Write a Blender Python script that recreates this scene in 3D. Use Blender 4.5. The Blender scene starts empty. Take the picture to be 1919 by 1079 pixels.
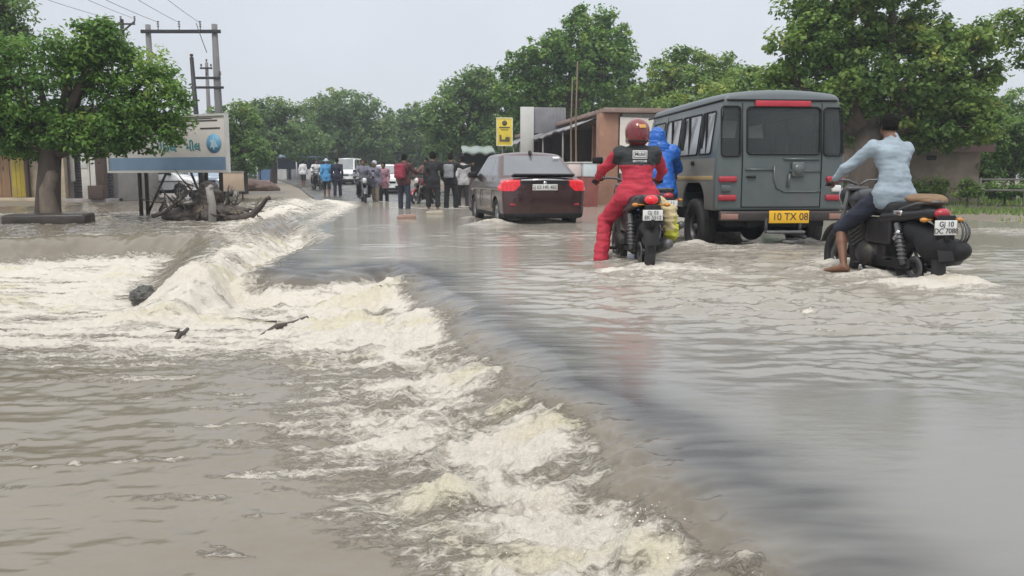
import bpy, bmesh, math, random
import numpy as np
from mathutils import Vector, Matrix, Euler

R = math.radians
rnd = random.Random(11)
scene = bpy.context.scene
C = scene.collection

# ------------------------------------------------------------------ camera
F_PX, CX, CY = 1550.0, 959.5, 539.5          # photograph is 1919 x 1079
HORIZON, CAM_H = 333.0, 0.9
PITCH = math.atan((CY - HORIZON) / F_PX)
cam_data = bpy.data.cameras.new("camera")
cam = bpy.data.objects.new("camera", cam_data)
C.objects.link(cam)
cam_data.sensor_width = 36.0
cam_data.lens = 36.0 * F_PX / 1919.0
cam_data.clip_start, cam_data.clip_end = 0.05, 3000.0
cam.location = (0, 0, CAM_H)
cam.rotation_euler = (math.pi / 2 - PITCH, 0, 0)
scene.camera = cam

# ------------------------------------------------------------------ light
SUN_EL, SUN_AZ = R(58), R(200)               # azimuth from +Y, clockwise
world = bpy.data.worlds.new("World")
scene.world = world
world.use_nodes = True
wn, wl = world.node_tree.nodes, world.node_tree.links
wn.clear()
w_out = wn.new("ShaderNodeOutputWorld")
w_bg = wn.new("ShaderNodeBackground")
w_sky = wn.new("ShaderNodeTexSky")
w_sky.sky_type = 'NISHITA'
w_sky.sun_disc = False
w_sky.sun_elevation = SUN_EL
w_sky.sun_rotation = SUN_AZ
w_sky.dust_density = 4.0
w_bg.inputs[1].default_value = 0.1
w_tc = wn.new("ShaderNodeTexCoord")
w_sep = wn.new("ShaderNodeSeparateXYZ")
wl.new(w_tc.outputs['Generated'], w_sep.inputs[0])
w_ramp = wn.new("ShaderNodeValToRGB")        # overcast layer: brighter overhead than at the horizon
w_ramp.color_ramp.elements[0].position = 0.0
w_ramp.color_ramp.elements[0].color = (6.75, 7.0, 7.5, 1)
w_ramp.color_ramp.elements[1].position = 0.9
w_ramp.color_ramp.elements[1].color = (15.0, 15.0, 15.0, 1)
e = w_ramp.color_ramp.elements.new(0.25); e.color = (6.7, 7.15, 7.8, 1)
wl.new(w_sep.outputs['Z'], w_ramp.inputs[0])
w_no = wn.new("ShaderNodeTexNoise"); w_no.inputs['Scale'].default_value = 1.7; w_no.inputs['Detail'].default_value = 5
wl.new(w_tc.outputs['Generated'], w_no.inputs['Vector'])
w_mr = wn.new("ShaderNodeMapRange")
w_mr.inputs[1].default_value = 0.3; w_mr.inputs[2].default_value = 0.7
w_mr.inputs[3].default_value = 0.86; w_mr.inputs[4].default_value = 1.12
wl.new(w_no.outputs[0], w_mr.inputs[0])
w_mul = wn.new("ShaderNodeMix"); w_mul.data_type = 'RGBA'; w_mul.blend_type = 'MULTIPLY'; w_mul.inputs[0].default_value = 1
wl.new(w_ramp.outputs[0], w_mul.inputs[6]); wl.new(w_mr.outputs[0], w_mul.inputs[7])
w_mix = wn.new("ShaderNodeMix"); w_mix.data_type = 'RGBA'; w_mix.inputs[0].default_value = 0.93
wl.new(w_sky.outputs[0], w_mix.inputs[6]); wl.new(w_mul.outputs[2], w_mix.inputs[7])
wl.new(w_mix.outputs[2], w_bg.inputs[0])
wl.new(w_bg.outputs[0], w_out.inputs[0])

sun_d = bpy.data.lights.new("sun", 'SUN')
sun_d.energy = 1.5
sun_d.angle = R(14)
sun_d.color = (1.0, 0.96, 0.9)
sun = bpy.data.objects.new("sun", sun_d)
C.objects.link(sun)
_d = Vector((math.sin(SUN_AZ) * math.cos(SUN_EL), math.cos(SUN_AZ) * math.cos(SUN_EL), math.sin(SUN_EL)))
sun.rotation_euler = _d.to_track_quat('Z', 'Y').to_euler()
sun.location = _d * 50

scene.render.engine = 'CYCLES'
scene.view_settings.view_transform = 'Standard'
scene.view_settings.look = 'None'
scene.view_settings.exposure = 0.2
scene.view_settings.gamma = 1.0
scene.cycles.max_bounces = 6
scene.cycles.diffuse_bounces = 3
scene.cycles.glossy_bounces = 3
scene.cycles.transmission_bounces = 4
scene.cycles.transparent_max_bounces = 8

# ------------------------------------------------------------------ pixel <-> world (authoring only)
def ray(px, py):
    cp, sp = math.cos(PITCH), math.sin(PITCH)
    u, v = (px - CX) / F_PX, -(py - CY) / F_PX
    return Vector((u, cp + v * sp, -sp + v * cp))
def gp(px, py, z=0.0):
    d = ray(px, py); t = (z - CAM_H) / d.z
    return Vector((d.x * t, d.y * t, z))
def at(px, py, Y):
    d = ray(px, py); t = Y / d.y
    return Vector((d.x * t, Y, CAM_H + d.z * t))
def ppm(Y):                                   # photo pixels per metre at distance Y
    return F_PX / Y

# ------------------------------------------------------------------ numpy noise
_prm = np.random.RandomState(5).permutation(256).astype(np.int32)
_prm = np.concatenate([_prm, _prm])
_ga = np.random.RandomState(6).rand(256) * 2 * np.pi
_gx, _gy = np.cos(_ga).astype(np.float32), np.sin(_ga).astype(np.float32)
def pnoise(x, y, seed=0):
    x = np.asarray(x, np.float32) + seed * 17.31; y = np.asarray(y, np.float32) - seed * 9.77
    xi, yi = np.floor(x).astype(np.int32), np.floor(y).astype(np.int32)
    xf, yf = x - xi, y - yi
    u, v = xf * xf * xf * (xf * (xf * 6 - 15) + 10), yf * yf * yf * (yf * (yf * 6 - 15) + 10)
    xi &= 255; yi &= 255
    def g(ix, iy, fx, fy):
        h = _prm[_prm[ix & 255] + (iy & 255)]
        return _gx[h] * fx + _gy[h] * fy
    a = g(xi, yi, xf, yf); b = g(xi + 1, yi, xf - 1, yf)
    c = g(xi, yi + 1, xf, yf - 1); d = g(xi + 1, yi + 1, xf - 1, yf - 1)
    return (a + u * (b - a)) * (1 - v) + (c + u * (d - c)) * v
def fbm(x, y, o=4, seed=0, gain=.5):
    s = 0; a = 1.0; f = 1.0
    for i in range(o):
        s = s + a * pnoise(x * f, y * f, seed + i); a *= gain; f *= 2.03
    return s
def ridge(x, y, o=4, seed=0, gain=.55):
    s = 0; a = 1.0; f = 1.0
    for i in range(o):
        s = s + a * (1 - np.abs(pnoise(x * f, y * f, seed + i)) * 2); a *= gain; f *= 2.05
    return s
def sstep(a, b, x):
    t = np.clip((x - a) / (b - a), 0, 1); return t * t * (3 - 2 * t)
def poly_sd(x, y, poly):                      # signed distance, positive inside
    P = np.array(poly, np.float32); n = len(P)
    d = np.full(x.shape, 1e9, np.float32); ins = np.zeros(x.shape, bool)
    for i in range(n):
        ax, ay = P[i]; bx, by = P[(i + 1) % n]
        ex, ey = bx - ax, by - ay
        t = np.clip(((x - ax) * ex + (y - ay) * ey) / (ex * ex + ey * ey + 1e-9), 0, 1)
        d = np.minimum(d, (x - ax - t * ex) ** 2 + (y - ay - t * ey) ** 2)
        c = ((ay > y) != (by > y)) & (x < (bx - ax) * (y - ay) / (by - ay + 1e-12) + ax)
        ins ^= c
    d = np.sqrt(d)
    return np.where(ins, d, -d)

# ------------------------------------------------------------------ materials
def _nodes(m):
    m.use_nodes = True
    return m.node_tree.nodes, m.node_tree.links, m.node_tree.nodes["Principled BSDF"]
MATS = {}
def mat(name, col, rough=.6, metal=0.0, var=.18, scale=6.0, bump=.0, bscale=60.0, coat=0.0, dirt=0.0, dirtcol=(.20, .165, .12), spec=.5, emit=None, trans=0.0, stretch=None, see=0.0, bdist=.02):
    if name in MATS: return MATS[name]
    m = bpy.data.materials.new(name); n, l, p = _nodes(m)
    MATS[name] = m
    tc = n.new("ShaderNodeTexCoord"); src = tc.outputs['Object']
    if stretch:
        mp = n.new("ShaderNodeMapping"); mp.inputs['Scale'].default_value = stretch
        l.new(src, mp.inputs[0]); src = mp.outputs[0]
    no = n.new("ShaderNodeTexNoise"); no.inputs['Scale'].default_value = scale; no.inputs['Detail'].default_value = 6; no.inputs['Roughness'].default_value = .62
    l.new(src, no.inputs['Vector'])
    mr = n.new("ShaderNodeMapRange"); mr.inputs[1].default_value = .28; mr.inputs[2].default_value = .72
    mr.inputs[3].default_value = 1 - var; mr.inputs[4].default_value = 1 + var
    l.new(no.outputs[0], mr.inputs[0])
    mx = n.new("ShaderNodeMix"); mx.data_type = 'RGBA'; mx.blend_type = 'MULTIPLY'; mx.inputs[0].default_value = 1
    mx.inputs[6].default_value = (*col, 1); l.new(mr.outputs[0], mx.inputs[7])
    out = mx.outputs[2]
    if dirt > 0:
        n2 = n.new("ShaderNodeTexNoise"); n2.inputs['Scale'].default_value = scale * .7; n2.inputs['Detail'].default_value = 8; n2.inputs['Roughness'].default_value = .7
        l.new(src, n2.inputs['Vector'])
        r2 = n.new("ShaderNodeMapRange"); r2.inputs[1].default_value = .62 - dirt * .35; r2.inputs[2].default_value = .75; r2.inputs[4].default_value = min(1, dirt * 1.4)
        l.new(n2.outputs[0], r2.inputs[0])
        m2 = n.new("ShaderNodeMix"); m2.data_type = 'RGBA'; l.new(r2.outputs[0], m2.inputs[0]); l.new(out, m2.inputs[6]); m2.inputs[7].default_value = (*dirtcol, 1)
        out = m2.outputs[2]
    l.new(out, p.inputs['Base Color'])
    rr = n.new("ShaderNodeMapRange"); rr.inputs[1].default_value = .3; rr.inputs[2].default_value = .7
    rr.inputs[3].default_value = max(0, rough - .08); rr.inputs[4].default_value = min(1, rough + .1); l.new(no.outputs[0], rr.inputs[0])
    l.new(rr.outputs[0], p.inputs['Roughness'])
    p.inputs['Metallic'].default_value = metal
    p.inputs['Specular IOR Level'].default_value = spec
    if coat: p.inputs['Coat Weight'].default_value = coat; p.inputs['Coat Roughness'].default_value = .08
    if trans: p.inputs['Transmission Weight'].default_value = trans
    if emit: p.inputs['Emission Color'].default_value = (*emit[:3], 1); p.inputs['Emission Strength'].default_value = emit[3]
    if bump:
        nb = n.new("ShaderNodeTexNoise"); nb.inputs['Scale'].default_value = bscale; nb.inputs['Detail'].default_value = 5
        l.new(src, nb.inputs['Vector'])
        b = n.new("ShaderNodeBump"); b.inputs['Strength'].default_value = bump; b.inputs['Distance'].default_value = bdist
        l.new(nb.outputs[0], b.inputs['Height']); l.new(b.outputs[0], p.inputs['Normal'])
    if see:
        tr = n.new("ShaderNodeBsdfTransparent"); tr.inputs[0].default_value = (.62, .66, .66, 1); ms = n.new("ShaderNodeMixShader"); ms.inputs[0].default_value = see
        l.new(p.outputs[0], ms.inputs[1]); l.new(tr.outputs[0], ms.inputs[2]); l.new(ms.outputs[0], n["Material Output"].inputs[0])
    return m

# ------------------------------------------------------------------ objects
def tag(o, label=None, cat=None, group=None, kind=None):
    if label: o["label"] = label
    if cat: o["category"] = cat
    if group: o["group"] = group
    if kind: o["kind"] = kind
    return o
def empty(name, label, cat, loc=(0, 0, 0), rz=0.0, group=None):
    o = bpy.data.objects.new(name, None); C.objects.link(o)
    o.empty_display_size = .2
    o.location = loc; o.rotation_euler = (0, 0, rz)
    return tag(o, label, cat, group)
def mesh_np(name, V, Fq, mats=None, parent=None, smooth=True, midx=None):
    """mesh from numpy arrays: V (n,3), Fq (m,4) or (m,3)"""
    V = np.ascontiguousarray(V, np.float32); Fq = np.ascontiguousarray(Fq, np.int32)
    k = Fq.shape[1]; me = bpy.data.meshes.new(name)
    me.vertices.add(len(V)); me.vertices.foreach_set("co", V.ravel())
    me.loops.add(Fq.size); me.loops.foreach_set("vertex_index", Fq.ravel())
    me.polygons.add(len(Fq)); me.polygons.foreach_set("loop_start", np.arange(0, Fq.size, k, dtype=np.int32))
    if smooth: me.polygons.foreach_set("use_smooth", np.ones(len(Fq), bool))
    for m in (mats or []): me.materials.append(m)
    if midx is not None: me.polygons.foreach_set("material_index", np.ascontiguousarray(midx, np.int32))
    me.update(calc_edges=True); me.validate()
    o = bpy.data.objects.new(name, me); C.objects.link(o)
    if parent is not None: o.parent = parent
    return o
def copy_tree(o, parent=None):
    c = o.copy(); C.objects.link(c)
    if parent is not None: c.parent = parent
    for ch in list(o.children): copy_tree(ch, c)
    return c

class MB:
    """collects shapes into ONE mesh"""
    def __init__(s): s.v = []; s.f = []; s.m = []; s.s = []
    def add(s, vs, fs, mi=0, sm=False, M=None):
        b = len(s.v)
        for p in vs:
            p = Vector(p); s.v.append(tuple(M @ p) if M is not None else tuple(p))
        for f in fs: s.f.append(tuple(b + i for i in f)); s.m.append(mi); s.s.append(sm)
        return s
    def bm(s, bm, mi=0, sm=False, M=None):
        bm.verts.index_update()
        s.add([v.co for v in bm.verts], [[v.index for v in f.verts] for f in bm.faces], mi, sm, M); bm.free(); return s
    def box(s, c, size, r=0.0, mi=0, rot=None, seg=2, sm=None):
        bm = bmesh.new(); bmesh.ops.create_cube(bm, size=1)
        for v in bm.verts: v.co = Vector((v.co.x * size[0], v.co.y * size[1], v.co.z * size[2]))
        if r > 0: bmesh.ops.bevel(bm, geom=list(bm.edges), offset=min(r, min(size) * .49), segments=seg, affect='EDGES', profile=.5)
        M = Matrix.Translation(Vector(c))
        if rot: M = M @ Euler(rot).to_matrix().to_4x4()
        return s.bm(bm, mi, (r > 0) if sm is None else sm, M)
    def tube(s, pts, rad, n=8, mi=0, cap=True, sm=True):
        pts = [Vector(p) for p in pts]; k = len(pts)
        rads = [rad] * k if isinstance(rad, (int, float)) else list(rad)
        vs, fs = [], []; up = None
        for i, p in enumerate(pts):
            t = (pts[min(i + 1, k - 1)] - pts[max(i - 1, 0)])
            t = t.normalized() if t.length > 1e-9 else Vector((0, 0, 1))
            if up is None:
                a = Vector((0, 0, 1)) if abs(t.z) < .9 else Vector((1, 0, 0)); up = t.cross(a).normalized()
            else:
                up = (up - t * up.dot(t)); up = up.normalized() if up.length > 1e-6 else t.orthogonal().normalized()
            w = t.cross(up)
            for j in range(n):
                a = 2 * math.pi * j / n
                vs.append(p + (up * math.cos(a) + w * math.sin(a)) * rads[i])
        for i in range(k - 1):
            for j in range(n):
                fs.append((i * n + j, i * n + (j + 1) % n, (i + 1) * n + (j + 1) % n, (i + 1) * n + j))
        if cap: fs.append(tuple(range(n - 1, -1, -1))); fs.append(tuple((k - 1) * n + j for j in range(n)))
        return s.add(vs, fs, mi, sm)
    def lathe(s, prof, c=(0, 0, 0), axis='X', n=24, mi=0, sm=True, close=False):
        """prof: (radius, along-axis)"""
        vs, fs = [], []; k = len(prof); c = Vector(c)
        for (r, h) in prof:
            for j in range(n):
                a = 2 * math.pi * j / n; u, w = r * math.cos(a), r * math.sin(a)
                vs.append(c + (Vector((h, u, w)) if axis == 'X' else Vector((u, h, w)) if axis == 'Y' else Vector((u, w, h))))
        for i in range(k if close else k - 1):
            i2 = (i + 1) % k
            for j in range(n): fs.append((i * n + j, i * n + (j + 1) % n, i2 * n + (j + 1) % n, i2 * n + j))
        if not close:
            fs.append(tuple(range(n - 1, -1, -1))); fs.append(tuple((k - 1) * n + j for j in range(n)))
        return s.add(vs, fs, mi, sm)
    def prism(s, poly, axis, a0, a1, mi=0, sm=False):
        """poly in the two other axes; axis 'X': (y,z), 'Y': (x,z), 'Z': (x,y)"""
        f = {'X': lambda p, a: (a, p[0], p[1]), 'Y': lambda p, a: (p[0], a, p[1]), 'Z': lambda p, a: (p[0], p[1], a)}[axis]
        n = len(poly); vs = [f(p, a0) for p in poly] + [f(p, a1) for p in poly]
        fs = [tuple(range(n)), tuple(range(2 * n - 1, n - 1, -1))] + [(i, i + n, (i + 1) % n + n, (i + 1) % n) for i in range(n)]
        return s.add(vs, fs, mi, sm)
    def ell(s, c, r, mi=0, seg=12, rot=None):
        bm = bmesh.new(); bmesh.ops.create_uvsphere(bm, u_segments=seg, v_segments=max(6, seg * 2 // 3), radius=1)
        M = Matrix.Translation(Vector(c))
        if rot: M = M @ Euler(rot).to_matrix().to_4x4()
        M = M @ Matrix.Diagonal((r[0], r[1], r[2], 1))
        return s.bm(bm, mi, True, M)
    def build(s, name, mats, parent=None, label=None):
        me = bpy.data.meshes.new(name); me.from_pydata(s.v, [], s.f)
        for m in (mats if isinstance(mats, (list, tuple)) else [mats]): me.materials.append(m)
        me.polygons.foreach_set("material_index", s.m); me.polygons.foreach_set("use_smooth", s.s)
        bm = bmesh.new(); bm.from_mesh(me); bmesh.ops.recalc_face_normals(bm, faces=bm.faces); bm.to_mesh(me); bm.free()
        me.update()
        o = bpy.data.objects.new(name, me); C.objects.link(o)
        if parent is not None: o.parent = parent
        if label: o["label"] = label
        return o

def rrect(w, h, r, seg=4, cx=0, cz=0):
    out = []
    for (sx, sz, a0) in ((1, 1, 0), (-1, 1, 90), (-1, -1, 180), (1, -1, 270)):
        for k in range(seg + 1):
            a = R(a0 + 90 * k / seg)
            out.append((cx + sx * (w / 2 - r) + r * math.cos(a), cz + sz * (h / 2 - r) + r * math.sin(a)))
    return out
def text(name, body, size, m, parent, loc, rot=(math.pi / 2, 0, 0), ext=.002, bold=0.0, sx=1.0):
    c = bpy.data.curves.new(name, 'FONT'); c.body = body; c.size = size; c.extrude = ext; c.offset = bold
    c.align_x = 'CENTER'; c.align_y = 'CENTER'
    o = bpy.data.objects.new(name, c); C.objects.link(o); o.parent = parent
    o.location = loc; o.rotation_euler = rot; o.scale = (sx, 1, 1)
    c.materials.append(m)
    bpy.context.view_layer.update()
    me = bpy.data.meshes.new_from_object(o.evaluated_get(bpy.context.evaluated_depsgraph_get()))
    n = bpy.data.objects.new(name, me); C.objects.link(n); n.parent = parent
    n.location, n.rotation_euler, n.scale = o.location, o.rotation_euler, o.scale
    bpy.data.objects.remove(o); n.name = name
    return n

# ------------------------------------------------------------------ signed-distance solids -> one smooth mesh
def seg_cap(a, b, ra, rb): return ('cap', Vector(a), Vector(b), ra, rb)
def sd_ell(c, r, rot=(0, 0, 0)): return ('ell', Vector(c), Vector(r), Euler(rot).to_matrix())
def sd_box(c, h, r, rot=(0, 0, 0)): return ('box', Vector(c), Vector(h), r, Euler(rot).to_matrix())
def _bounds(p):
    if p[0] == 'cap':
        r = max(p[3], p[4]); lo = [min(p[1][i], p[2][i]) - r for i in range(3)]; hi = [max(p[1][i], p[2][i]) + r for i in range(3)]
    else:
        e = max(p[2]) if p[0] == 'ell' else p[2].length + p[3]
        lo = [p[1][i] - e for i in range(3)]; hi = [p[1][i] + e for i in range(3)]
    return np.array(lo), np.array(hi)
def _eval(p, X, Y, Z):
    if p[0] == 'cap':
        a, b = p[1], p[2]; e = b - a; L = max(e.length_squared, 1e-12)
        t = np.clip(((X - a.x) * e.x + (Y - a.y) * e.y + (Z - a.z) * e.z) / L, 0, 1)
        return np.sqrt((X - a.x - t * e.x) ** 2 + (Y - a.y - t * e.y) ** 2 + (Z - a.z - t * e.z) ** 2) - (p[3] + t * (p[4] - p[3]))
    c = p[1]; M = p[-1].transposed()
    x, y, z = X - c.x, Y - c.y, Z - c.z
    x, y, z = (M[0][0] * x + M[0][1] * y + M[0][2] * z, M[1][0] * x + M[1][1] * y + M[1][2] * z, M[2][0] * x + M[2][1] * y + M[2][2] * z)
    if p[0] == 'ell':
        r = p[2]
        k0 = np.sqrt((x / r.x) ** 2 + (y / r.y) ** 2 + (z / r.z) ** 2)
        k1 = np.sqrt((x / r.x ** 2) ** 2 + (y / r.y ** 2) ** 2 + (z / r.z ** 2) ** 2) + 1e-9
        return k0 * (k0 - 1) / k1
    h, r = p[2], p[3]
    qx, qy, qz = np.abs(x) - h.x, np.abs(y) - h.y, np.abs(z) - h.z
    return np.sqrt(np.maximum(qx, 0) ** 2 + np.maximum(qy, 0) ** 2 + np.maximum(qz, 0) ** 2) + np.minimum(np.maximum(qx, np.maximum(qy, qz)), 0) - r
def sdf_mesh(name, prims, vox, k, m, parent=None, cuts=(), subs=(), wrinkle=0.0, wscale=9.0, midx_fn=None, wseed=0):
    """prims: list of prim or (prim, k). cuts: (point, normal) keeps the side the normal points away from. subs: carved away"""
    ps = [(p if isinstance(p[0], tuple) else (p, k)) for p in prims]
    lo = np.min([_bounds(p)[0] for p, _ in ps], axis=0) - 3 * vox; hi = np.max([_bounds(p)[1] for p, _ in ps], axis=0) + 3 * vox
    n = np.ceil((hi - lo) / vox).astype(int) + 1
    ax = [lo[i] + vox * np.arange(n[i]) for i in range(3)]
    Fd = np.full(n, .5, np.float32)
    for p, kk in ps:
        a, b = _bounds(p); mg = kk + 3 * vox
        i0 = np.maximum(((a - mg - lo) / vox).astype(int), 0); i1 = np.minimum(((b + mg - lo) / vox).astype(int) + 2, n)
        X, Y, Z = np.meshgrid(*(ax[i][i0[i]:i1[i]].astype(np.float32) for i in range(3)), indexing='ij', sparse=True)
        d = _eval(p, X, Y, Z); sl = tuple(slice(i0[i], i1[i]) for i in range(3)); o = Fd[sl]
        if kk > 0:
            h = np.clip(.5 + .5 * (o - d) / kk, 0, 1); Fd[sl] = o * (1 - h) + d * h - kk * h * (1 - h)
        else: Fd[sl] = np.minimum(o, d)
    if len(cuts) or len(subs):
        X, Y, Z = np.meshgrid(*(ax[i].astype(np.float32) for i in range(3)), indexing='ij', sparse=True)
        for q, nn in cuts:
            nn = Vector(nn).normalized(); q = Vector(q)
            Fd = np.maximum(Fd, (X - q.x) * nn.x + (Y - q.y) * nn.y + (Z - q.z) * nn.z)
        for p in subs: Fd = np.maximum(Fd, -_eval(p, X, Y, Z))
    V, Q = surface_nets(Fd, lo, vox)
    if wrinkle:
        N = vnormals(V, Q)
        w = fbm(V[:, 0] * wscale + V[:, 1] * wscale * .7, V[:, 2] * wscale * 1.8, 3, 3 + wseed)
        V = V + N * (w * wrinkle)[:, None]
    return mesh_np(name, V, Q, m if isinstance(m, list) else [m], parent, True, midx_fn(V[Q].mean(1)) if midx_fn else None)
def vnormals(V, Q):
    fn = np.cross(V[Q[:, 2]] - V[Q[:, 0]], V[Q[:, 3]] - V[Q[:, 1]])
    N = np.zeros_like(V)
    for c in range(4): np.add.at(N, Q[:, c], fn)
    return N / (np.linalg.norm(N, axis=1, keepdims=True) + 1e-12)
def surface_nets(Fd, lo, h):
    s = Fd < 0; c = [s[i:s.shape[0] - 1 + i, j:s.shape[1] - 1 + j, k:s.shape[2] - 1 + k] for i in (0, 1) for j in (0, 1) for k in (0, 1)]
    tot = sum(x.astype(np.int8) for x in c); act = (tot > 0) & (tot < 8)
    idx = np.full(act.shape, -1, np.int32); I = np.argwhere(act); idx[act] = np.arange(len(I))
    acc = np.zeros((len(I), 3)); cnt = np.zeros(len(I))
    corners = [(i, j, k) for i in (0, 1) for j in (0, 1) for k in (0, 1)]
    for a in range(8):
        for b in range(a + 1, 8):
            A, B = np.array(corners[a]), np.array(corners[b])
            if np.abs(A - B).sum() != 1: continue
            fa = Fd[tuple((I + A).T)]; fb = Fd[tuple((I + B).T)]
            x = (fa < 0) != (fb < 0); t = np.where(x, fa / np.where(x, fa - fb, 1), 0)
            acc += x[:, None] * (A + t[:, None] * (B - A)); cnt += x
    V = lo + h * (I + acc / cnt[:, None])
    quads = []
    for d in range(3):
        sl0 = [slice(1, -1)] * 3; sl1 = [slice(1, -1)] * 3
        sl0[d] = slice(0, -1); sl1[d] = slice(1, None)
        a, b = s[tuple(sl0)], s[tuple(sl1)]
        e = np.argwhere(a != b)
        if not len(e): continue
        flip = a[tuple(e.T)]
        off = np.ones(3, int); off[d] = 0; e = e + off
        u, v = (d + 1) % 3, (d + 2) % 3; du = np.zeros(3, int); du[u] = 1; dv = np.zeros(3, int); dv[v] = 1
        q = np.stack([idx[tuple((e - du - dv).T)], idx[tuple((e - dv).T)], idx[tuple(e.T)], idx[tuple((e - du).T)]], 1)
        q[~flip] = q[~flip][:, ::-1]
        quads.append(q)
    Q = np.concatenate(quads); Q = Q[(Q >= 0).all(1)]
    return V, Q
# ================================================================== WATER, ROAD, GROUND
def pts(L, z=0.0): return [tuple(gp(px, py, z)[:2]) for px, py in L]

# left edge of the submerged road, near to far
EDGE_PX = [(1760, 1300), (1500, 1079), (1350, 935), (1200, 815), (1060, 725), (960, 655), (880, 590), (775, 520), (735, 497),
           (640, 508), (560, 511), (482, 508), (530, 478), (602, 448), (585, 428), (535, 409), (592, 392), (606, 382), (560, 372), (500, 364)]
EDGE = pts(EDGE_PX)
ROAD_POLY = EDGE + [(-26, 90), (60, 90), (60, -6), (1.2, -6)]
# raised ground on the left that the flood pours off
CREST_PX = [(-400, 470), (-100, 456), (60, 448), (150, 443), (250, 442), (330, 440), (372, 436), (392, 446), (352, 498), (322, 530), (350, 536), (420, 470), (520, 412), (600, 385), (560, 372), (500, 364)]
CREST = pts(CREST_PX)
PLAT_POLY = CREST + [(-26, 90), (-90, 90), (-90, 20)]
LOW = -0.34

def height_and_foam(x, y):
    wx = x + .10 * fbm(x * 1.3, y * 1.3, 3, 21); wy = y + .16 * fbm(x * 1.3, y * 1.3, 3, 22)
    dr = poly_sd(wx, wy, ROAD_POLY); dp = poly_sd(wx, wy, PLAT_POLY)
    far = np.clip(np.hypot(x, y) / 10, .35, 3.0)
    up = np.maximum(sstep(-.50, .16, dr), sstep(-.50 * np.clip(far, .6, 1.3), .10, dp))
    tongue = poly_sd(wx, wy, pts([(420, 470), (380, 440), (470, 405), (540, 385), (606, 392), (535, 412), (600, 440), (540, 470), (470, 520), (400, 545), (330, 545), (350, 500)]))
    tn = sstep(-.35, .35, tongue)
    up = up * (1 - .62 * sstep(-.9, .5, tongue) * sstep(14.5, 9.5, y) * sstep(-.35, -1.3, dr) )
    low = LOW + .15 * sstep(8, 4.5, y)
    z = low * (1 - up)
    CALM = pts([(-900, 690), (120, 686), (420, 704), (590, 732), (500, 805), (560, 880), (640, 960), (760, 1100), (900, 1400), (-900, 1400)], -.22)
    calm = poly_sd(wx, wy, CALM)
    calm = sstep(-.55, .30, calm)
    onroad = sstep(-.12, .12, dr)
    # ---- turbulence
    n0 = fbm(x * .7, y * .7, 3, 35)
    sx, sy = x, y                                           # flow runs mostly towards -x
    rough = (1 - onroad) * (1 - calm)
    lip = np.exp(-((dr + .55) / .42) ** 2) * (y < 12)       # breaking line below the road edge
    t1 = ridge(sx * 1.5, sy * 2.2, 4, 1); t2 = fbm(sx * 5, sy * 8, 4, 2); t3 = ridge(sx * 6, sy * 8, 3, 4)
    amp = rough * (.024 + .022 * lip)
    z = z + amp * (t1 - .9) * .9 + amp * t2 * .55 + rough * (.012 + .012 * sstep(4.5, 2.6, y)) * (t3 - .8) + rough * sstep(5, 3, y) * .010 * fbm(sx * 14, sy * 16, 3, 19)
    z = z + lip * rough * .022
    # small choppy ripples on the flowing sheet
    rip = fbm(sx * 1.6 + n0, sy * 4.5 + n0, 3, 7) * .012 + fbm(sx * 5 + n0, sy * 13, 3, 8) * .0035
    patch = sstep(-.05, .5, fbm(x * .5, y * .5, 3, 31))
    z = z + onroad * rip * (.10 + .5 * patch) * np.clip(far, .45, 1.4) * sstep(1.8, 5.5, y)
    z = z + calm * (fbm(sx * 1.1, sy * 2.1, 4, 9) * .018 + ridge(sx * 2.0 + .8 * n0, sy * 4 + .8 * n0, 3, 18) * .004 + fbm(sx * 6, sy * 14, 2, 10) * .003)
    foam = np.zeros_like(x); yel = np.zeros_like(x)
    # ---- foam everywhere in the lower basin, streaked along the flow
    n1 = fbm(sx * .9, sy * 3.0, 4, 11); n2 = fbm(sx * 3, sy * 9, 4, 12)
    inner = sstep(-.08, -.26, dr)
    near_gap = sstep(4.4, 2.5, y)                            # close by, bare brown water shows between edge and foam
    n4 = fbm(sx * .55, sy * 5.5, 3, 14)
    n3 = fbm(sx * 2.2 + .6 * n1, sy * 2.6 + .6 * n2, 4, 13)
    foam = rough * inner * (.57 + .25 * sstep(4.3, 6, y) + .50 * n1 + .32 * n2 + .36 * n3 + .62 * n4 * (.55 + .45 * sstep(3.8, 5.2, y)))
    foam *= 1 - near_gap * sstep(-.45, -.16, dr) * (.30 + .6 * n1)
    foam += near_gap * rough * sstep(-.05, -.25, dr) * (.16 + .25 * n3)
    foam += lip * rough * (.08 + .3 * n3)
    platw = sstep(0.05, .8, dp)
    foam *= 1 - .9 * platw
    # foam sheet that spills over the corner, from the far road edge into the pit
    foam = np.maximum(foam, tn * (.78 + .45 * n1 + .25 * n2)); z = z + tn * (.05 * (t1 - .9) + .03 * t2)
    # smooth brown glassy water rolling over the crest on the left
    glass = np.exp(-((dp + .12) / .42) ** 2) * sstep(-3.6, -4.7, x) * (y > 8)
    foam *= 1 - .9 * np.clip(glass * 1.3, 0, 1)
    z = z + glass * (.035 * fbm(x * 3.5, y * .6, 3, 15) + .012 * ridge(x * 9, y * 1.2, 2, 16))
    # clear tan face along the side of the spilling tongue
    q0, q1 = gp(372, 452, -.1), gp(306, 542, -.25); ex, ey = q1.x - q0.x, q1.y - q0.y
    tq = np.clip(((wx - q0.x) * ex + (wy - q0.y) * ey) / (ex * ex + ey * ey), 0, 1)
    fold = np.exp(-(np.hypot(wx - q0.x - tq * ex, wy - q0.y - tq * ey) / .38) ** 2)
    foam *= 1 - .75 * fold
    # foot of the fall
    foot = np.exp(-((dp + .95) / .28) ** 2) * sstep(-3.4, -4.4, x) * (y > 8)
    foam += foot * (.7 + .7 * n2); z += foot * .035 * (t3 - .6)
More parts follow.
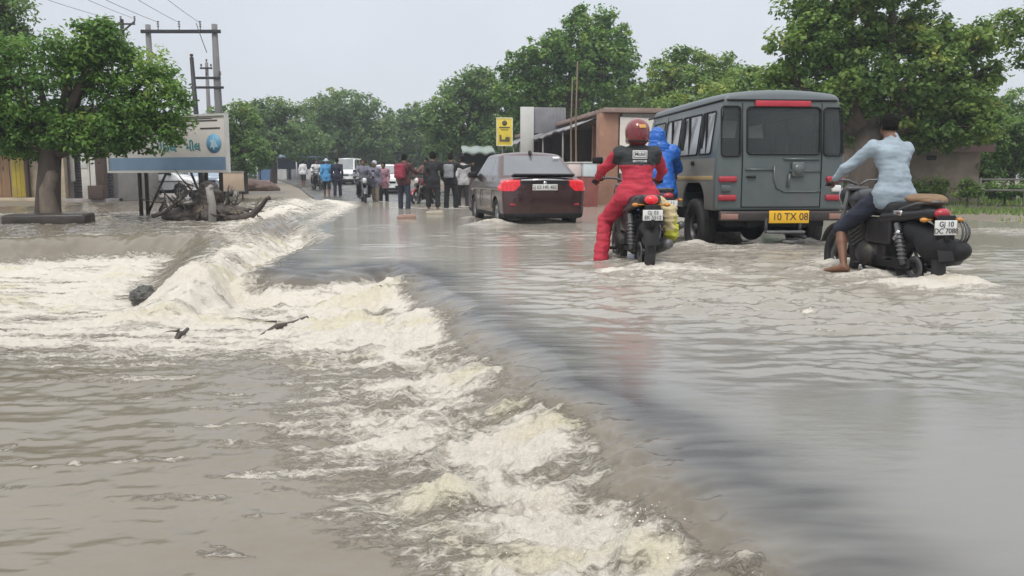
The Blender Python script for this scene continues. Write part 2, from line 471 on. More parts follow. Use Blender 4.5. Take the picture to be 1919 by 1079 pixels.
    # plateau water: pale streaks
    pl = poly_sd(wx, wy, pts([(-300, 402), (-300, 428), (250, 420), (330, 434), (470, 418), (600, 385), (540, 372), (300, 398)]))
    foam += sstep(-.6, .5, pl) * platw * (.02 + .8 * n1 + .35 * n4) * .9
    far_white = poly_sd(wx, wy, pts([(440, 420), (620, 396), (690, 372), (610, 364), (500, 380)]))
    foam += sstep(-.8, .8, far_white) * (.5 + .7 * n1 + .25 * n2)
    z = z + sstep(0, .5, dp) * (fbm(x * .9, y * .5, 3, 17) * .02)
    # ---- humps: the big standing wave and water piled round wheels and feet
    for (px, py, rx, ry, h, fo, ye) in HUMPS:
        p = gp(px, py, -.05); q = ((x - p.x) / rx) ** 2 + ((y - p.y) / ry) ** 2
        g = np.exp(-q * 1.4)
        z = z + g * h * (1 + .45 * (t1 - .9) + .5 * t2); foam += g * fo * (1 + .7 * n2); yel += g * ye
    # chop behind the traffic
    for (px, py, rx, ry, a) in CHOP:
        p = gp(px, py); g = np.exp(-(((x - p.x) / rx) ** 2 + ((y - p.y) / ry) ** 2))
        z = z + g * a * (fbm(x * 2.2 + .7 * n0, y * 5 + .7 * n0, 4, 41) * .042 + ridge(x * 5, y * 9, 2, 42) * .004)
        foam += g * a * .35 * sstep(.25, .6, n2)
    # scattered flecks on calm and road water
    fl = sstep(.50, .72, fbm(sx * 5, sy * 11, 3, 51) + .2 * fbm(x * .8, y * .8, 2, 52))
    foam += calm * fl * .45
    streak = sstep(.18, .55, fbm(sx * .9 + n0, sy * 8 + n0, 4, 53) + .35 * fbm(sx * .5, sy * .8, 2, 54))
    dcal = poly_sd(x, y, CALM); foam += sstep(1.15, .1, dcal) * calm * streak * .75
    z = z + sstep(1.3, .2, dcal) * calm * .012 * (t1 - .9)
    yel += sstep(.1, .55, fbm(x * 1.1, y * 1.6, 3, 61)) * rough
    thin = np.where(dr < .14, np.exp(-((dr - .14) / .20) ** 2), np.exp(-((dr - .14) / .28) ** 2)) * sstep(10.5, 8.5, y) + .6 * np.exp(-((dr - .25) / .45) ** 2) * sstep(6.5, 8, y) * sstep(13, 11, y)
    thin *= .80 + .45 * fbm(x * 2, y * 2, 3, 71) + .45 * fbm(x * 2.5, y * 12, 3, 73)
    shal = onroad * sstep(7.5, 2.2, y + .5 * fbm(x * .8, y * .8, 2, 72)) * .9
    return z, np.clip(foam, 0, 1.4), np.clip(yel, 0, 1), np.clip(thin, 0, 1), onroad, shal

# px, py, rx, ry (m), height, foam, yellow tint
HUMPS = [(685, 535, .42, .60, .13, .9, .9), (640, 565, .5, .5, .03, .5, .3), (270, 560, .42, .5, .08, .4, .6), (420, 520, .5, .8, .03, .3, .5),
         (885, 690, .2, .2, .022, .5, .8), (700, 600, .6, .6, .02, .5, .1), (1010, 790, .22, .2, .018, .5, .7), (830, 880, .2, .14, .015, .5, .6),
         (1230, 1030, .12, .08, .025, .6, .9), (1130, 1000, .16, .08, .015, .6, .3), (960, 1020, .22, .10, .012, .6, .1), (1390, 1066, .06, .05, .02, .5, .5), (1010, 900, .15, .1, .012, .45, .4),
         (925, 426, .45, .30, .10, .85, .6), (1000, 424, .80, .22, .09, .45, .3), (880, 412, .2, .3, .03, .6, .2),
         (1142, 493, .16, .16, .05, .85, .1), (1160, 500, .3, .2, .02, .5, .1), (1215, 503, .18, .2, .06, 1.1, .1), (1250, 512, .45, .30, .04, 1.15, .1), (1310, 524, .5, .3, .03, .8, .1), (1170, 522, .5, .25, .03, .8, .1), (1215, 540, .5, .2, .02, .6, .1),
         (1556, 512, .26, .2, .05, 1.1, .1), (1610, 530, .4, .18, .03, 1.0, .1), (1530, 520, .3, .16, .03, .8, .1), (1310, 455, .5, .5, -.07, 0, 0), (1500, 450, .4, .5, -.05, 0, 0), (1540, 500, .25, .3, .03, .6, .1), (1590, 522, .2, .15, .03, .6, .1), (1735, 527, .24, .22, .07, 1.15, .3), (1775, 550, .45, .28, .06, 1.4, .4), (1690, 548, .5, .18, .03, .95, .1), (1830, 570, .4, .16, .02, .7, .2), (1690, 535, .25, .16, .03, .6, .1), (1560, 490, .18, .2, .05, .7, 0), (1640, 532, .3, .14, .025, .5, 0), (1810, 552, .3, .15, .02, .5, .1),
         (1500, 462, .3, .25, .06, 1.1, .1), (1450, 470, .6, .3, .04, .65, .1), (1400, 478, .6, .2, .02, .5, .1), (1305, 468, .25, .25, .06, .8, 0), (1275, 470, .15, .3, .03, .5, 0), (1350, 472, .4, .25, .02, .35, 0),
         (1880, 440, 1.2, 1.2, .04, .3, .1), (60, 474, .6, .25, .05, .9, .1), (200, 420, .35, .5, .07, .5, .5), (410, 412, 1.2, .8, .05, .45, .3),
         (758, 392, .5, .5, .02, .6, .2), (830, 394, .9, .6, .03, .55, .4), (870, 390, .5, .5, .02, .5, .2), (620, 372, .8, 1.0, .02, .6, .2), (700, 380, .7, .8, .02, .5, .2)]
CHOP = [(1400, 500, 1.5, 1.6, 1.0), (1650, 600, 1.1, .9, 1.25), (1330, 570, 1.0, .8, 1.0), (1050, 440, 1.6, 1.6, .7), (1150, 520, .9, 1.0, .7), (1700, 480, 2, 2, .6), (1560, 560, 1.4, .9, .9), (1600, 690, .6, .35, .6)]

def fan(r0, r1, nr, na, a0, a1, cy):
    rr = r0 * (r1 / r0) ** (np.arange(nr) / (nr - 1)); aa = np.radians(np.linspace(a0, a1, na))
    Rr, A = np.meshgrid(rr, aa, indexing='ij')
    x, y = (Rr * np.sin(A)).ravel().astype(np.float32), (cy + Rr * np.cos(A)).ravel().astype(np.float32)
    i = np.arange(nr * na).reshape(nr, na)
    q = np.stack([i[:-1, :-1], i[:-1, 1:], i[1:, 1:], i[1:, :-1]], -1).reshape(-1, 4)
    return x, y, q

def water_material():
    m = bpy.data.materials.new("muddy_water"); n, l, p = _nodes(m)
    def attr(a):
        t = n.new("ShaderNodeAttribute"); t.attribute_name = a; return t.outputs['Fac']
    def math_(op, a, b=None, c=None):
        t = n.new("ShaderNodeMath"); t.operation = op
        for i, v in enumerate((a, b, c)):
            if v is None: continue
            if isinstance(v, (int, float)): t.inputs[i].default_value = v
            else: l.new(v, t.inputs[i])
        return t.outputs[0]
    def noise(scale, sc, det=6, rg=.6, dist=0):
        mp = n.new("ShaderNodeMapping"); mp.inputs['Scale'].default_value = sc; l.new(tc.outputs['Object'], mp.inputs[0])
        t = n.new("ShaderNodeTexNoise"); t.inputs['Scale'].default_value = scale; t.inputs['Detail'].default_value = det; t.inputs['Roughness'].default_value = rg; t.inputs['Distortion'].default_value = dist
        l.new(mp.outputs[0], t.inputs['Vector']); return t.outputs[0]
    def rng(v, a, b, c=0.0, d=1.0):
        t = n.new("ShaderNodeMapRange"); t.interpolation_type = 'SMOOTHSTEP'
        for i, q in enumerate((a, b, c, d)): t.inputs[i + 1].default_value = q
        l.new(v, t.inputs[0]); return t.outputs[0]
    def mix(f, a, b):
        t = n.new("ShaderNodeMix"); t.data_type = 'RGBA'
        if isinstance(f, float): t.inputs[0].default_value = f
        else: l.new(f, t.inputs[0])
        for k, v in ((6, a), (7, b)):
            if isinstance(v, tuple): t.inputs[k].default_value = (*v, 1)
            else: l.new(v, t.inputs[k])
        return t.outputs[2]
    tc = n.new("ShaderNodeTexCoord")
    foam, yel, thin = attr("foam"), attr("yellow"), attr("thin")
    na = noise(3.2, (1, 3.0, 1), 9, .66, .9); nb = noise(15, (1, 2.0, 1), 7, .7, .5); nc = noise(.7, (1, 1.4, 1), 5, .6)
    nd = noise(60, (1, 1.4, 1), 5, .75, .3); ne = noise(150, (1, 1.2, 1), 3, .7)
    # lace: thin bubbly cell walls where the foam is breaking up
    def lace(scale):
        mp = n.new("ShaderNodeMapping"); mp.inputs['Scale'].default_value = (1, 1.7, 1); l.new(tc.outputs['Object'], mp.inputs[0])
        wv = n.new("ShaderNodeTexNoise"); wv.inputs['Scale'].default_value = scale * .6; wv.inputs['Detail'].default_value = 4; l.new(mp.outputs[0], wv.inputs['Vector'])
        vm = n.new("ShaderNodeVectorMath"); vm.operation = 'MULTIPLY_ADD'; l.new(wv.outputs['Color'], vm.inputs[0]); vm.inputs[1].default_value = (1.6 / scale,) * 3; l.new(mp.outputs[0], vm.inputs[2])
        vo = n.new("ShaderNodeTexVoronoi"); vo.feature = 'DISTANCE_TO_EDGE'; vo.inputs['Scale'].default_value = scale; l.new(vm.outputs[0], vo.inputs['Vector'])
        return rng(vo.outputs['Distance'], .02, .22, 1, 0)
    lc = math_('MAXIMUM', lace(9), math_('MULTIPLY', lace(26), .8))
    brk = math_('ADD', math_('MULTIPLY', math_('SUBTRACT', na, .5), 1.7), math_('MULTIPLY', math_('SUBTRACT', nb, .5), 1.25))
    fo = math_('ADD', foam, math_('MULTIPLY', brk, rng(foam, .02, .3)))
    solid = rng(fo, .30, .86)
    mid = math_('MULTIPLY', math_('MULTIPLY', rng(fo, .12, .5), lc), .75)
    ff = math_('MAXIMUM', solid, mid)
    shal = attr("shallow")
    base = mix(rng(nc, .3, .7), (.178, .154, .120), (.208, .184, .147))
    base = mix(attr("road"), base, mix(shal, (.325, .300, .258), (.190, .190, .182)))
    base = mix(rng(na, .4, .8, 0, .30), base, (.21, .185, .14))
    base = mix(math_('MULTIPLY', thin, .93), base, (.040, .038, .037))
    fcol = mix(rng(yel, .15, .9, 0, .7), (.735, .69, .615), (.68, .63, .45))
    fcol = mix(math_('MULTIPLY', rng(nb, .36, .60, .45, 0), rng(fo, .4, 1.1, .55, .35)), fcol, (.50, .435, .335))  # darker brown in the foam's low spots paints in its shadows
    fcol = mix(math_('MULTIPLY', rng(nd, .38, .60, .34, 0), rng(fo, .4, 1.1, .6, .35)), fcol, (.41, .345, .262))  # finer foam shadows, also put into the colour
    col = mix(ff, base, fcol)
    l.new(col, p.inputs['Base Color'])
    l.new(rng(ff, 0, .8, .13, .55), p.inputs['Roughness'])
    p.inputs['IOR'].default_value = 1.33
    fh = math_('MULTIPLY', ff, math_('ADD', math_('MULTIPLY', nb, .9), math_('ADD', math_('MULTIPLY', nd, .55), math_('MULTIPLY', ne, .25))))
    rp = math_('MULTIPLY', math_('ADD', noise(7, (1, 2.6, 1), 4, .5), math_('MULTIPLY', noise(24, (1, 2.2, 1), 4, .6), math_('MULTIPLY', thin, .9))), math_('SUBTRACT', .11, math_('MULTIPLY', shal, .08)))
    h = math_('ADD', fh, rp)
    b = n.new("ShaderNodeBump"); b.inputs['Strength'].default_value = .85; b.inputs['Distance'].default_value = .030
    l.new(h, b.inputs['Height']); l.new(b.outputs[0], p.inputs['Normal'])
    return m

NR, NA = 900, 900
wx_, wy_, wq_ = fan(2.3, 95, NR, NA, -56, 52, -1.0)
wz_, foam_, yel_, thin_, onr_, shal_ = height_and_foam(wx_, wy_)
# splash lumps: fine displacement where it foams, close to the camera
fz = foam_ * np.clip(6.5 / (np.hypot(wx_, wy_) + .5), .15, 1)
wz_ = wz_ + fz * (.018 * ridge(wx_ * 5, wy_ * 9, 3, 81) - .012 + .016 * fbm(wx_ * 16, wy_ * 24, 3, 82) + .010 * ridge(wx_ * 24, wy_ * 30, 2, 83) - .006) * (1 - .6 * onr_)
flood = mesh_np("flood_water", np.stack([wx_, wy_, wz_], 1), wq_, [water_material()])
for nm, dat in (("foam", foam_), ("yellow", yel_), ("thin", thin_), ("shallow", shal_), ("road", onr_)):
    a = flood.data.attributes.new(nm, 'FLOAT', 'POINT'); a.data.foreach_set("value", np.ascontiguousarray(dat, np.float32))
tag(flood, kind="structure")

def water_z(x, y): return float(height_and_foam(np.array([x], np.float32), np.array([y], np.float32))[0][0])

# ---- ground: one sheet to the horizon; drowned around the road, rising to banks on both sides
SHORE_R = pts([(1000, 352), (1100, 372), (1240, 384), (1400, 392), (1560, 398), (1700, 408), (1810, 416), (2100, 430), (2600, 440)], 0)
LAND_R = SHORE_R + [(200, 14), (900, 900), (8, 900), (2, 80)]
LAND_L = pts([(-900, 398), (-200, 392), (40, 392), (230, 384), (330, 372), (430, 366), (478, 352), (500, 342)], 0) + [(-60, 900), (-900, 900), (-900, 10)]
def rise(y): return np.interp(y, [33, 40, 50, 60, 80, 1500], [0, .08, .30, .48, .75, .9])
def ground_h(x, y):
    d1, d2 = poly_sd(x, y, LAND_R), poly_sd(x, y, LAND_L)
    far_road = sstep(24, 36, y)
    h = -.62 + .62 * np.maximum(sstep(-2.5, .8, d1), sstep(-2.5, .8, d2)) + .10 * sstep(0, 6, d1) + .07 * sstep(0, 6, d2)
    h = np.maximum(h, -.62 + .60 * far_road)
    h = h + rise(y)
    return h + .03 * fbm(x * .8, y * .8, 3, 90) * sstep(-1.5, .3, np.maximum(d1, d2)) + .02 * fbm(x * 3, y * 3, 2, 91) * sstep(-1, .3, np.maximum(d1, d2))
gx_, gy_, gq_ = fan(1.0, 1500, 320, 300, -75, 75, -6)
def ground_material():
    m = mat("wet_mud", (.21, .175, .135), .5, 0, .3, .5, .5, 5.0, dirt=.35, dirtcol=(.075, .085, .03))
    return m
gnd = mesh_np("ground", np.stack([gx_, gy_, ground_h(gx_, gy_)], 1), gq_, [ground_material()])
tag(gnd, kind="structure")

# ---- the asphalt road itself, just under the flood, coming out of it in the distance
def road_strip():
    ys = np.concatenate([np.linspace(-4, 40, 45), np.linspace(42, 120, 30)])
    ecurve = [(-4, 2.2), (1.87, .68), (3, .42), (5.65, -.32), (9.5, -1.45), (14, -2.9), (30, -6.9), (50, -12.8), (90, -26), (120, -38)]
    ex = np.interp(ys, [a for a, b in ecurve], [b for a, b in ecurve])
    V = []; Q = []
    for i, (y, x0) in enumerate(zip(ys, ex)):
        zz = -.13 + .15 * float(sstep(24, 36, np.array(y))) + float(rise(y))
        for j in range(7): V.append((x0 + .05 + (8.0 - .5 * min(1, y / 60)) * j / 6, y, zz + .04 * math.sin(math.pi * j / 6)))
    for i in range(len(ys) - 1):
        for j in range(6): Q.append((i * 7 + j, i * 7 + j + 1, (i + 1) * 7 + j + 1, (i + 1) * 7 + j))
    o = mesh_np("road", np.array(V), np.array(Q), [mat("wet_asphalt", (.085, .08, .078), .28, 0, .25, 1.2, .4, 30, dirt=.45, dirtcol=(.20, .175, .14))])
    tag(o, kind="structure")
road_strip()

# ---- flung droplets and froth lumps above the breaking water: nobody could count them
def spray():
    rs = np.random.RandomState(31); bm = bmesh.new(); bmesh.ops.create_icosphere(bm, subdivisions=1, radius=1.0)
    bv = np.array([v.co[:] for v in bm.verts]); bf = np.array([[v.index for v in f.verts] for f in bm.faces]); bm.free()
    P, Rr = [], []
    for (px, py, rx, ry, n, hgt, r) in ((1230, 1020, .20, .14, 260, .05, .0030), (1340, 1050, .14, .10, 160, .05, .0026), (1120, 990, .22, .16, 220, .04, .0026), (980, 1010, .25, .16, 160, .03, .0028), (1170, 920, .25, .16, 150, .03, .0026), (870, 920, .3, .2, 120, .03, .003),
             (690, 520, .35, .35, 110, .06, .006), (735, 545, .2, .4, 60, .04, .006), (960, 780, .3, .25, 110, .03, .0035), (520, 830, .3, .3, 60, .02, .003),
             (1735, 520, .16, .14, 110, .10, .006), (1560, 508, .14, .14, 70, .07, .006), (1215, 500, .13, .13, 80, .08, .007), (1142, 492, .1, .1, 40, .05, .007), (930, 425, .3, .2, 90, .09, .010), (1490, 460, .2, .15, 60, .08, .008), (1300, 466, .15, .15, 60, .06, .008), (80, 470, .7, .2, 160, .07, .010), (300, 455, .8, .2, 90, .06, .009)):
        q = gp(px, py, -.1); a = rs.normal(size=(n, 2)) * .6
        x, y = q.x + a[:, 0] * rx, q.y + a[:, 1] * ry
        z, fo = height_and_foam(x.astype(np.float32), y.astype(np.float32))[:2]; k = fo > .42; x, y, z = x[k], y[k], z[k]; n = int(k.sum())
        z = z + hgt * rs.rand(n) ** 2.2 * 1.5
        P.append(np.stack([x, y, z], 1)); Rr.append(r * (.25 + rs.rand(n) ** 2.5 * 1.1))
    P, Rr = np.concatenate(P), np.concatenate(Rr); n = len(P)
    sc = .62 * Rr[:, None] * (1 + .5 * rs.normal(size=(n, 3)).clip(-1.2, 1.6)); sc = np.abs(sc)
    V = (P[:, None, :] + bv[None] * sc[:, None, :]).reshape(-1, 3); Q = (bf[None] + (np.arange(n) * len(bv))[:, None, None]).reshape(-1, 3)
    o = mesh_np("water_spray", V, Q, [mat("froth", (.80, .765, .69), .35, 0, .12, 30)]); tag(o, kind="stuff")
spray()
# ================================================================== TREES AND PLANTS
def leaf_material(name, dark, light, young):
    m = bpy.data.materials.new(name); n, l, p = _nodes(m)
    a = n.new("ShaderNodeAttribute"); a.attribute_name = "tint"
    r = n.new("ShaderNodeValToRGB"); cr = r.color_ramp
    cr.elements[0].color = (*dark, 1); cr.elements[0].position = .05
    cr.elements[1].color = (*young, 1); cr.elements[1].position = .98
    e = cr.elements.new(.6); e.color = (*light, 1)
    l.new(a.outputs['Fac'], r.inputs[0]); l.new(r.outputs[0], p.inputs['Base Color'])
    p.inputs['Roughness'].default_value = .5; p.inputs['Specular IOR Level'].default_value = .35
    t = n.new("ShaderNodeBsdfTranslucent"); l.new(r.outputs[0], t.inputs[0])
    mx = n.new("ShaderNodeMixShader"); mx.inputs[0].default_value = .38
    l.new(p.outputs[0], mx.inputs[1]); l.new(t.outputs[0], mx.inputs[2]); l.new(mx.outputs[0], n["Material Output"].inputs[0])
    return m
LEAF = {
    'neem': leaf_material("neem_leaf", (.048, .122, .026), (.165, .305, .06), (.36, .46, .10)),
    'broad': leaf_material("broad_leaf", (.06, .128, .034), (.205, .325, .07), (.40, .41, .10)),
    'deep': leaf_material("deep_leaf", (.06, .125, .042), (.18, .30, .08), (.34, .42, .12)),
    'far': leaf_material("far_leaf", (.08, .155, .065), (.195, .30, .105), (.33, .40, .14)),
}
BARK = mat("bark", (.075, .058, .045), .85, 0, .35, 7, .8, 22, stretch=(1, 1, .3))
BARK_PALE = mat("pale_bark", (.17, .135, .105), .85, 0, .35, 7, .8, 22, stretch=(1, 1, .3))

def leaves_mesh(name, centers, radii, tints, per, L, matl, parent, seed, droop=.0, asp=.5):
    """clusters of single leaf faces; centers (n,3), radii (n,), tints (n,)"""
    rs = np.random.RandomState(seed); n = len(centers); N = n * per
    ci = np.repeat(np.arange(n), per)
    d = rs.normal(size=(N, 3)); d /= np.linalg.norm(d, axis=1, keepdims=True)
    rad = radii[ci] * rs.rand(N) ** .45
    P = centers[ci] + d * rad[:, None] * np.array([1, 1, .72])
    nor = d * .55 + rs.normal(size=(N, 3)) * .5 + np.array([0, 0, .75]); nor /= np.linalg.norm(nor, axis=1, keepdims=True)
    ax = rs.normal(size=(N, 3)) + d * .8 - np.array([0, 0, droop]); ax -= nor * (ax * nor).sum(1, keepdims=True); ax /= np.linalg.norm(ax, axis=1, keepdims=True) + 1e-9
    sd = np.cross(nor, ax)
    s = (L * (.6 + .8 * rs.rand(N)))[:, None]
    a = P - ax * s * .5; b = P + sd * s * asp * .5 - nor * s * .07; c = P + ax * s * .5 - nor * s * .10; e = P - sd * s * asp * .5 - nor * s * .07
    V = np.stack([a, b, c, e], 1).reshape(-1, 3); Q = np.arange(N * 4).reshape(N, 4)
    o = mesh_np(name, V, Q, [matl], parent, False)
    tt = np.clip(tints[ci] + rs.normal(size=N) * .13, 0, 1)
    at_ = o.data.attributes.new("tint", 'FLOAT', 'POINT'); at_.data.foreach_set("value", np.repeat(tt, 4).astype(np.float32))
    return o

def tree(name, label, base_px, Y, lobes, L, dens, kind, seed, trunk_r, bark=None, fork=.35, group=None, per=26, cat="tree", gap=.18, extra_trunk=None, droop=.2, asp=.5, base_z=None, crown_yoff=0):
    rs = np.random.RandomState(seed); L = L * .78; per = int(per * 1.5)
    bz = float(ground_h(np.array([0.0]), np.array([float(Y)]))[0]) if base_z is None else base_z
    b = at(base_px, HORIZON, Y); base = Vector((b.x, Y, bz))
    root = empty(name, label, cat, base, 0, group)
    s = Y / F_PX; cs, rr, tt = [], [], []; lob = []
    for (px, py, rx, ry) in lobes:
        c = at(px, py, Y); off = (rs.rand() - .5) * rx * s * .9 + crown_yoff
        c = Vector((c.x, Y + off, c.z)) - base; r = np.array([rx * s, max(rx, ry) * s * .85, ry * s]); lob.append((c, r))
        area = (r[0] * r[1] + r[0] * r[2] + r[1] * r[2]) * 4.2
        cr = min(max(.20 * r.min() + .10, L * 2.0), L * 6)
        n = int(dens * area / (cr * cr)) + 3
        d = rs.normal(size=(n, 3)); d /= np.linalg.norm(d, axis=1, keepdims=True)
        q = .45 + .6 * rs.rand(n) ** .6
        Pn = np.array(c) + d * r * q[:, None]
        m = fbm(Pn[:, 0] * .9 / (8 * s + .4) + seed, Pn[:, 2] * .9 / (8 * s + .4) + Pn[:, 1] * .5, 2, seed) > -gap - .0
        m |= q < .6
        Pn, d, q = Pn[m], d[m], q[m]
        cs.append(Pn); rr.append(cr * (.6 + .8 * rs.rand(len(Pn))))
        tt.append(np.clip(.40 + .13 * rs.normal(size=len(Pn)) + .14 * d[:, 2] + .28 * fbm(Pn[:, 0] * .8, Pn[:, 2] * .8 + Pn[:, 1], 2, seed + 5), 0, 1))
    cs, rr, tt = np.concatenate(cs), np.concatenate(rr), np.concatenate(tt)
    keep = cs[:, 2] + base.z > .15; cs, rr, tt = cs[keep], rr[keep], tt[keep]
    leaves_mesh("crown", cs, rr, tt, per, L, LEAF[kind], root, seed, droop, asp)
    tb = MB()
    top = max(c.z for c, r in lob); low = min(c.z for c, r in lob)
    fz = max(.8, low * .6 + top * fork * .4)
    cx = sum(c.x for c, r in lob) / len(lob) * .25
    fork_p = Vector((cx, crown_yoff * .5, fz))
    tb.tube([(0, 0, -.3), (0.02, 0, fz * .25), (cx * .4 + trunk_r * .3 * math.sin(seed), 0, fz * .6), fork_p], [trunk_r * 1.25, trunk_r * 1.02, trunk_r * .92, trunk_r * .82], 10)
    for c, r in lob:
        mid = fork_p.lerp(c, .5) + Vector((rs.normal() * .1, rs.normal() * .1, .12)) * c.length * .25
        k = trunk_r * (.28 + .25 * rs.rand())
        tb.tube([fork_p - Vector((0, 0, trunk_r * .5)), mid, c], [k * 1.4, k, k * .3], 6)
        for j in range(4):
            dd = Vector(rs.normal(size=3)); dd.normalize(); e = c + Vector((dd.x * r[0], dd.y * r[1], dd.z * r[2])) * .85
            tb.tube([mid.lerp(c, .4 + .5 * rs.rand()), (c + e) * .5 + Vector((0, 0, .05)), e], [k * .45, k * .25, k * .08], 5)
    if extra_trunk: extra_trunk(tb)
    tb.build("trunk", [bark or BARK, BARK_PALE], root)
    return root

def _stub(tb):                                            # pale second stem and knot on the roadside tree
    tb.tube([(.16, -.10, -.2), (.14, -.16, .35), (.10, -.14, .75), (.20, -.10, 1.05), (.12, -.02, 1.3)], [.22, .18, .14, .13, .08], 9, 1)
    tb.ell((.22, -.12, 1.0), (.12, .1, .14), 1, 8)
tree("neem_tree", "broad green roadside tree leaning over the signboard, its trunk standing in the flood", 84, 17.0,
     [(70, 150, 120, 85), (175, 115, 85, 65), (250, 165, 85, 85), (50, 238, 120, 55), (165, 245, 100, 45), (300, 190, 55, 65), (10, 130, 80, 60),
      (240, 235, 80, 45), (318, 238, 30, 35), (-90, 160, 130, 100), (150, 85, 60, 35), (205, 80, 45, 40), (-60, 240, 100, 50)],
     .125, .85, 'neem', 3, .24, extra_trunk=_stub, fork=.3, base_z=-.1)
tree("tree", "dark tree rising behind the roadside tree at the top left corner", -60, 24.0,
     [(-10, 30, 60, 45), (30, 55, 28, 28), (-70, 60, 80, 80), (-50, 150, 90, 80), (20, 10, 30, 20)], .15, .6, 'deep', 4, .2, base_z=.05)

FARTREES = [
 # label, base px, Y, lobes, L, dens, kind, trunk_r
 ("dark leafy tree close behind the right end of the signboard", 455, 42, [(448, 225, 40, 32), (435, 268, 48, 38), (470, 285, 45, 35), (425, 230, 30, 35)], .22, .7, 'deep', .22),
 ("bushy tree beside the signboard with a thin top against the sky", 512, 62, [(510, 212, 45, 24), (545, 225, 45, 30), (500, 255, 60, 40), (560, 265, 60, 35), (470, 215, 30, 22)], .3, .65, 'far', .25),
 ("wide domed tree over the far end of the road behind the white van", 640, 78, [(640, 205, 62, 36), (600, 225, 50, 40), (690, 220, 45, 40), (640, 255, 90, 40), (580, 265, 55, 35), (705, 262, 50, 35)], .36, .7, 'far', .35),
 ("tall dark clump of far trees to the right of the domed tree", 770, 82, [(745, 250, 45, 32), (790, 230, 45, 35), (735, 285, 60, 30), (800, 270, 60, 40), (770, 218, 20, 18)], .36, .7, 'far', .3),
 ("dark green tree stepping up behind the yellow sign", 870, 58, [(860, 190, 45, 50), (895, 165, 45, 40), (835, 220, 45, 45), (880, 235, 70, 50), (925, 200, 60, 60), (850, 270, 55, 30)], .30, .75, 'deep', .3),
 ("tallest bright green tree in the middle, standing behind the roadside shops", 1060, 48, [(1095, 80, 70, 50), (1140, 75, 45, 35), (1030, 105, 55, 40), (1060, 150, 90, 50), (1130, 135, 60, 50), (980, 130, 45, 40), (985, 180, 60, 45), (1100, 185, 95, 45), (1165, 110, 30, 30), (1110, 40, 45, 28)], .27, .75, 'neem', .4),
 ("dark tree behind the dark shop front between taller trees", 1080, 56, [(1020, 225, 70, 45), (1110, 225, 80, 45), (1180, 210, 60, 40), (950, 250, 50, 40)], .3, .7, 'deep', .3),
 ("loose topped pale green tree behind the rust roofed shop", 1285, 42, [(1290, 118, 42, 30), (1275, 105, 25, 20), (1245, 150, 45, 35), (1340, 135, 45, 32), (1300, 165, 80, 35), (1215, 175, 40, 30), (1360, 165, 55, 35)], .24, .65, 'broad', .25),
 ("low dense tree hanging over the grey jeep's roof", 1390, 34, [(1400, 165, 50, 40), (1330, 195, 70, 32), (1420, 200, 60, 40), (1260, 210, 55, 28), (1480, 180, 60, 45)], .20, .7, 'broad', .25),
]
for i, (lab, bx, Y, lobes, L, dn, kd, tr) in enumerate(FARTREES):
    tree("tree", lab, bx, Y, lobes, L, dn, kd, 20 + i, tr, group="trees behind the road", base_z=.05, per=22, asp=.62)
tree("large_tree", "large spreading broad leaved tree behind the jeep and the man in blue", 1612, 23.0,
     [(1530, 75, 75, 55), (1495, 150, 55, 45), (1620, 45, 100, 60), (1700, 115, 110, 75), (1600, 165, 100, 55), (1785, 185, 85, 60), (1740, 50, 70, 50), (1825, 110, 55, 45),
      (1720, 240, 110, 38), (1560, -10, 80, 55), (1680, -30, 100, 50), (1545, 225, 50, 40), (1850, 50, 45, 22), (1660, 215, 70, 45), (1800, 235, 80, 40), (1860, 215, 60, 40), (1850, 85, 60, 38), (1885, 130, 35, 22), (1835, 165, 55, 38)], .165, .8, 'broad', 41, .36, base_z=.1, asp=.7, gap=.12, crown_yoff=.8)
tree("shrub", "dark overgrown shrub at the right edge beyond the low shed", 1900, 27.0, [(1895, 260, 45, 45), (1870, 300, 40, 32), (1950, 235, 60, 60), (1925, 310, 55, 35), (1840, 318, 28, 22)], .15, .8, 'deep', 43, .08, cat="shrub", base_z=.1)
tree("tree", "leafy branch of another tree reaching in at the top right corner", 2060, 20.0, [(1905, 40, 38, 26), (1990, 60, 80, 60), (2070, 120, 90, 90)], .14, .55, 'broad', 44, .2, base_z=.1)
tree("tree", "tree closing the gap behind the large tree, above the low shed", 1800, 34.0, [(1760, 225, 80, 50), (1850, 230, 70, 45), (1915, 212, 70, 45), (1700, 255, 70, 40), (1830, 280, 90, 40), (1920, 285, 70, 40)], .2, .75, 'deep', 45, .2, base_z=.1)
tree("tree", "tree filling in behind the jeep's right side", 1545, 38.0, [(1500, 200, 70, 50), (1570, 230, 70, 50), (1450, 230, 60, 40), (1620, 270, 60, 40)], .2, .75, 'deep', 46, .2, base_z=.1)
def bush(px, py, Y, w, h, lab, kd, seed, L=.12):
    tree("bush", lab, px, Y, [(px, py, w * .6, h), (px - w * .4, py + h * .3, w * .4, h * .7), (px + w * .4, py + h * .2, w * .45, h * .75)], L, .8, kd, seed, .03, cat="bush", group="bushes on the banks", base_z=.02)
bush(1745, 352, 24, 45, 18, "low green bush below the shed wall behind the black motorcycle", 'broad', 51)
bush(1815, 352, 23, 34, 18, "small bush with broad leaves at the right end of the shed wall", 'broad', 52)
bush(1885, 352, 24, 50, 17, "long low bush on the grassy bank at the right edge", 'neem', 53)
bush(225, 345, 33, 18, 30, "narrow green bush between the grey shop and the signboard posts", 'broad', 54)
bush(1580, 352, 27, 35, 18, "dark low bush between the jeep and the man in blue", 'deep', 55)

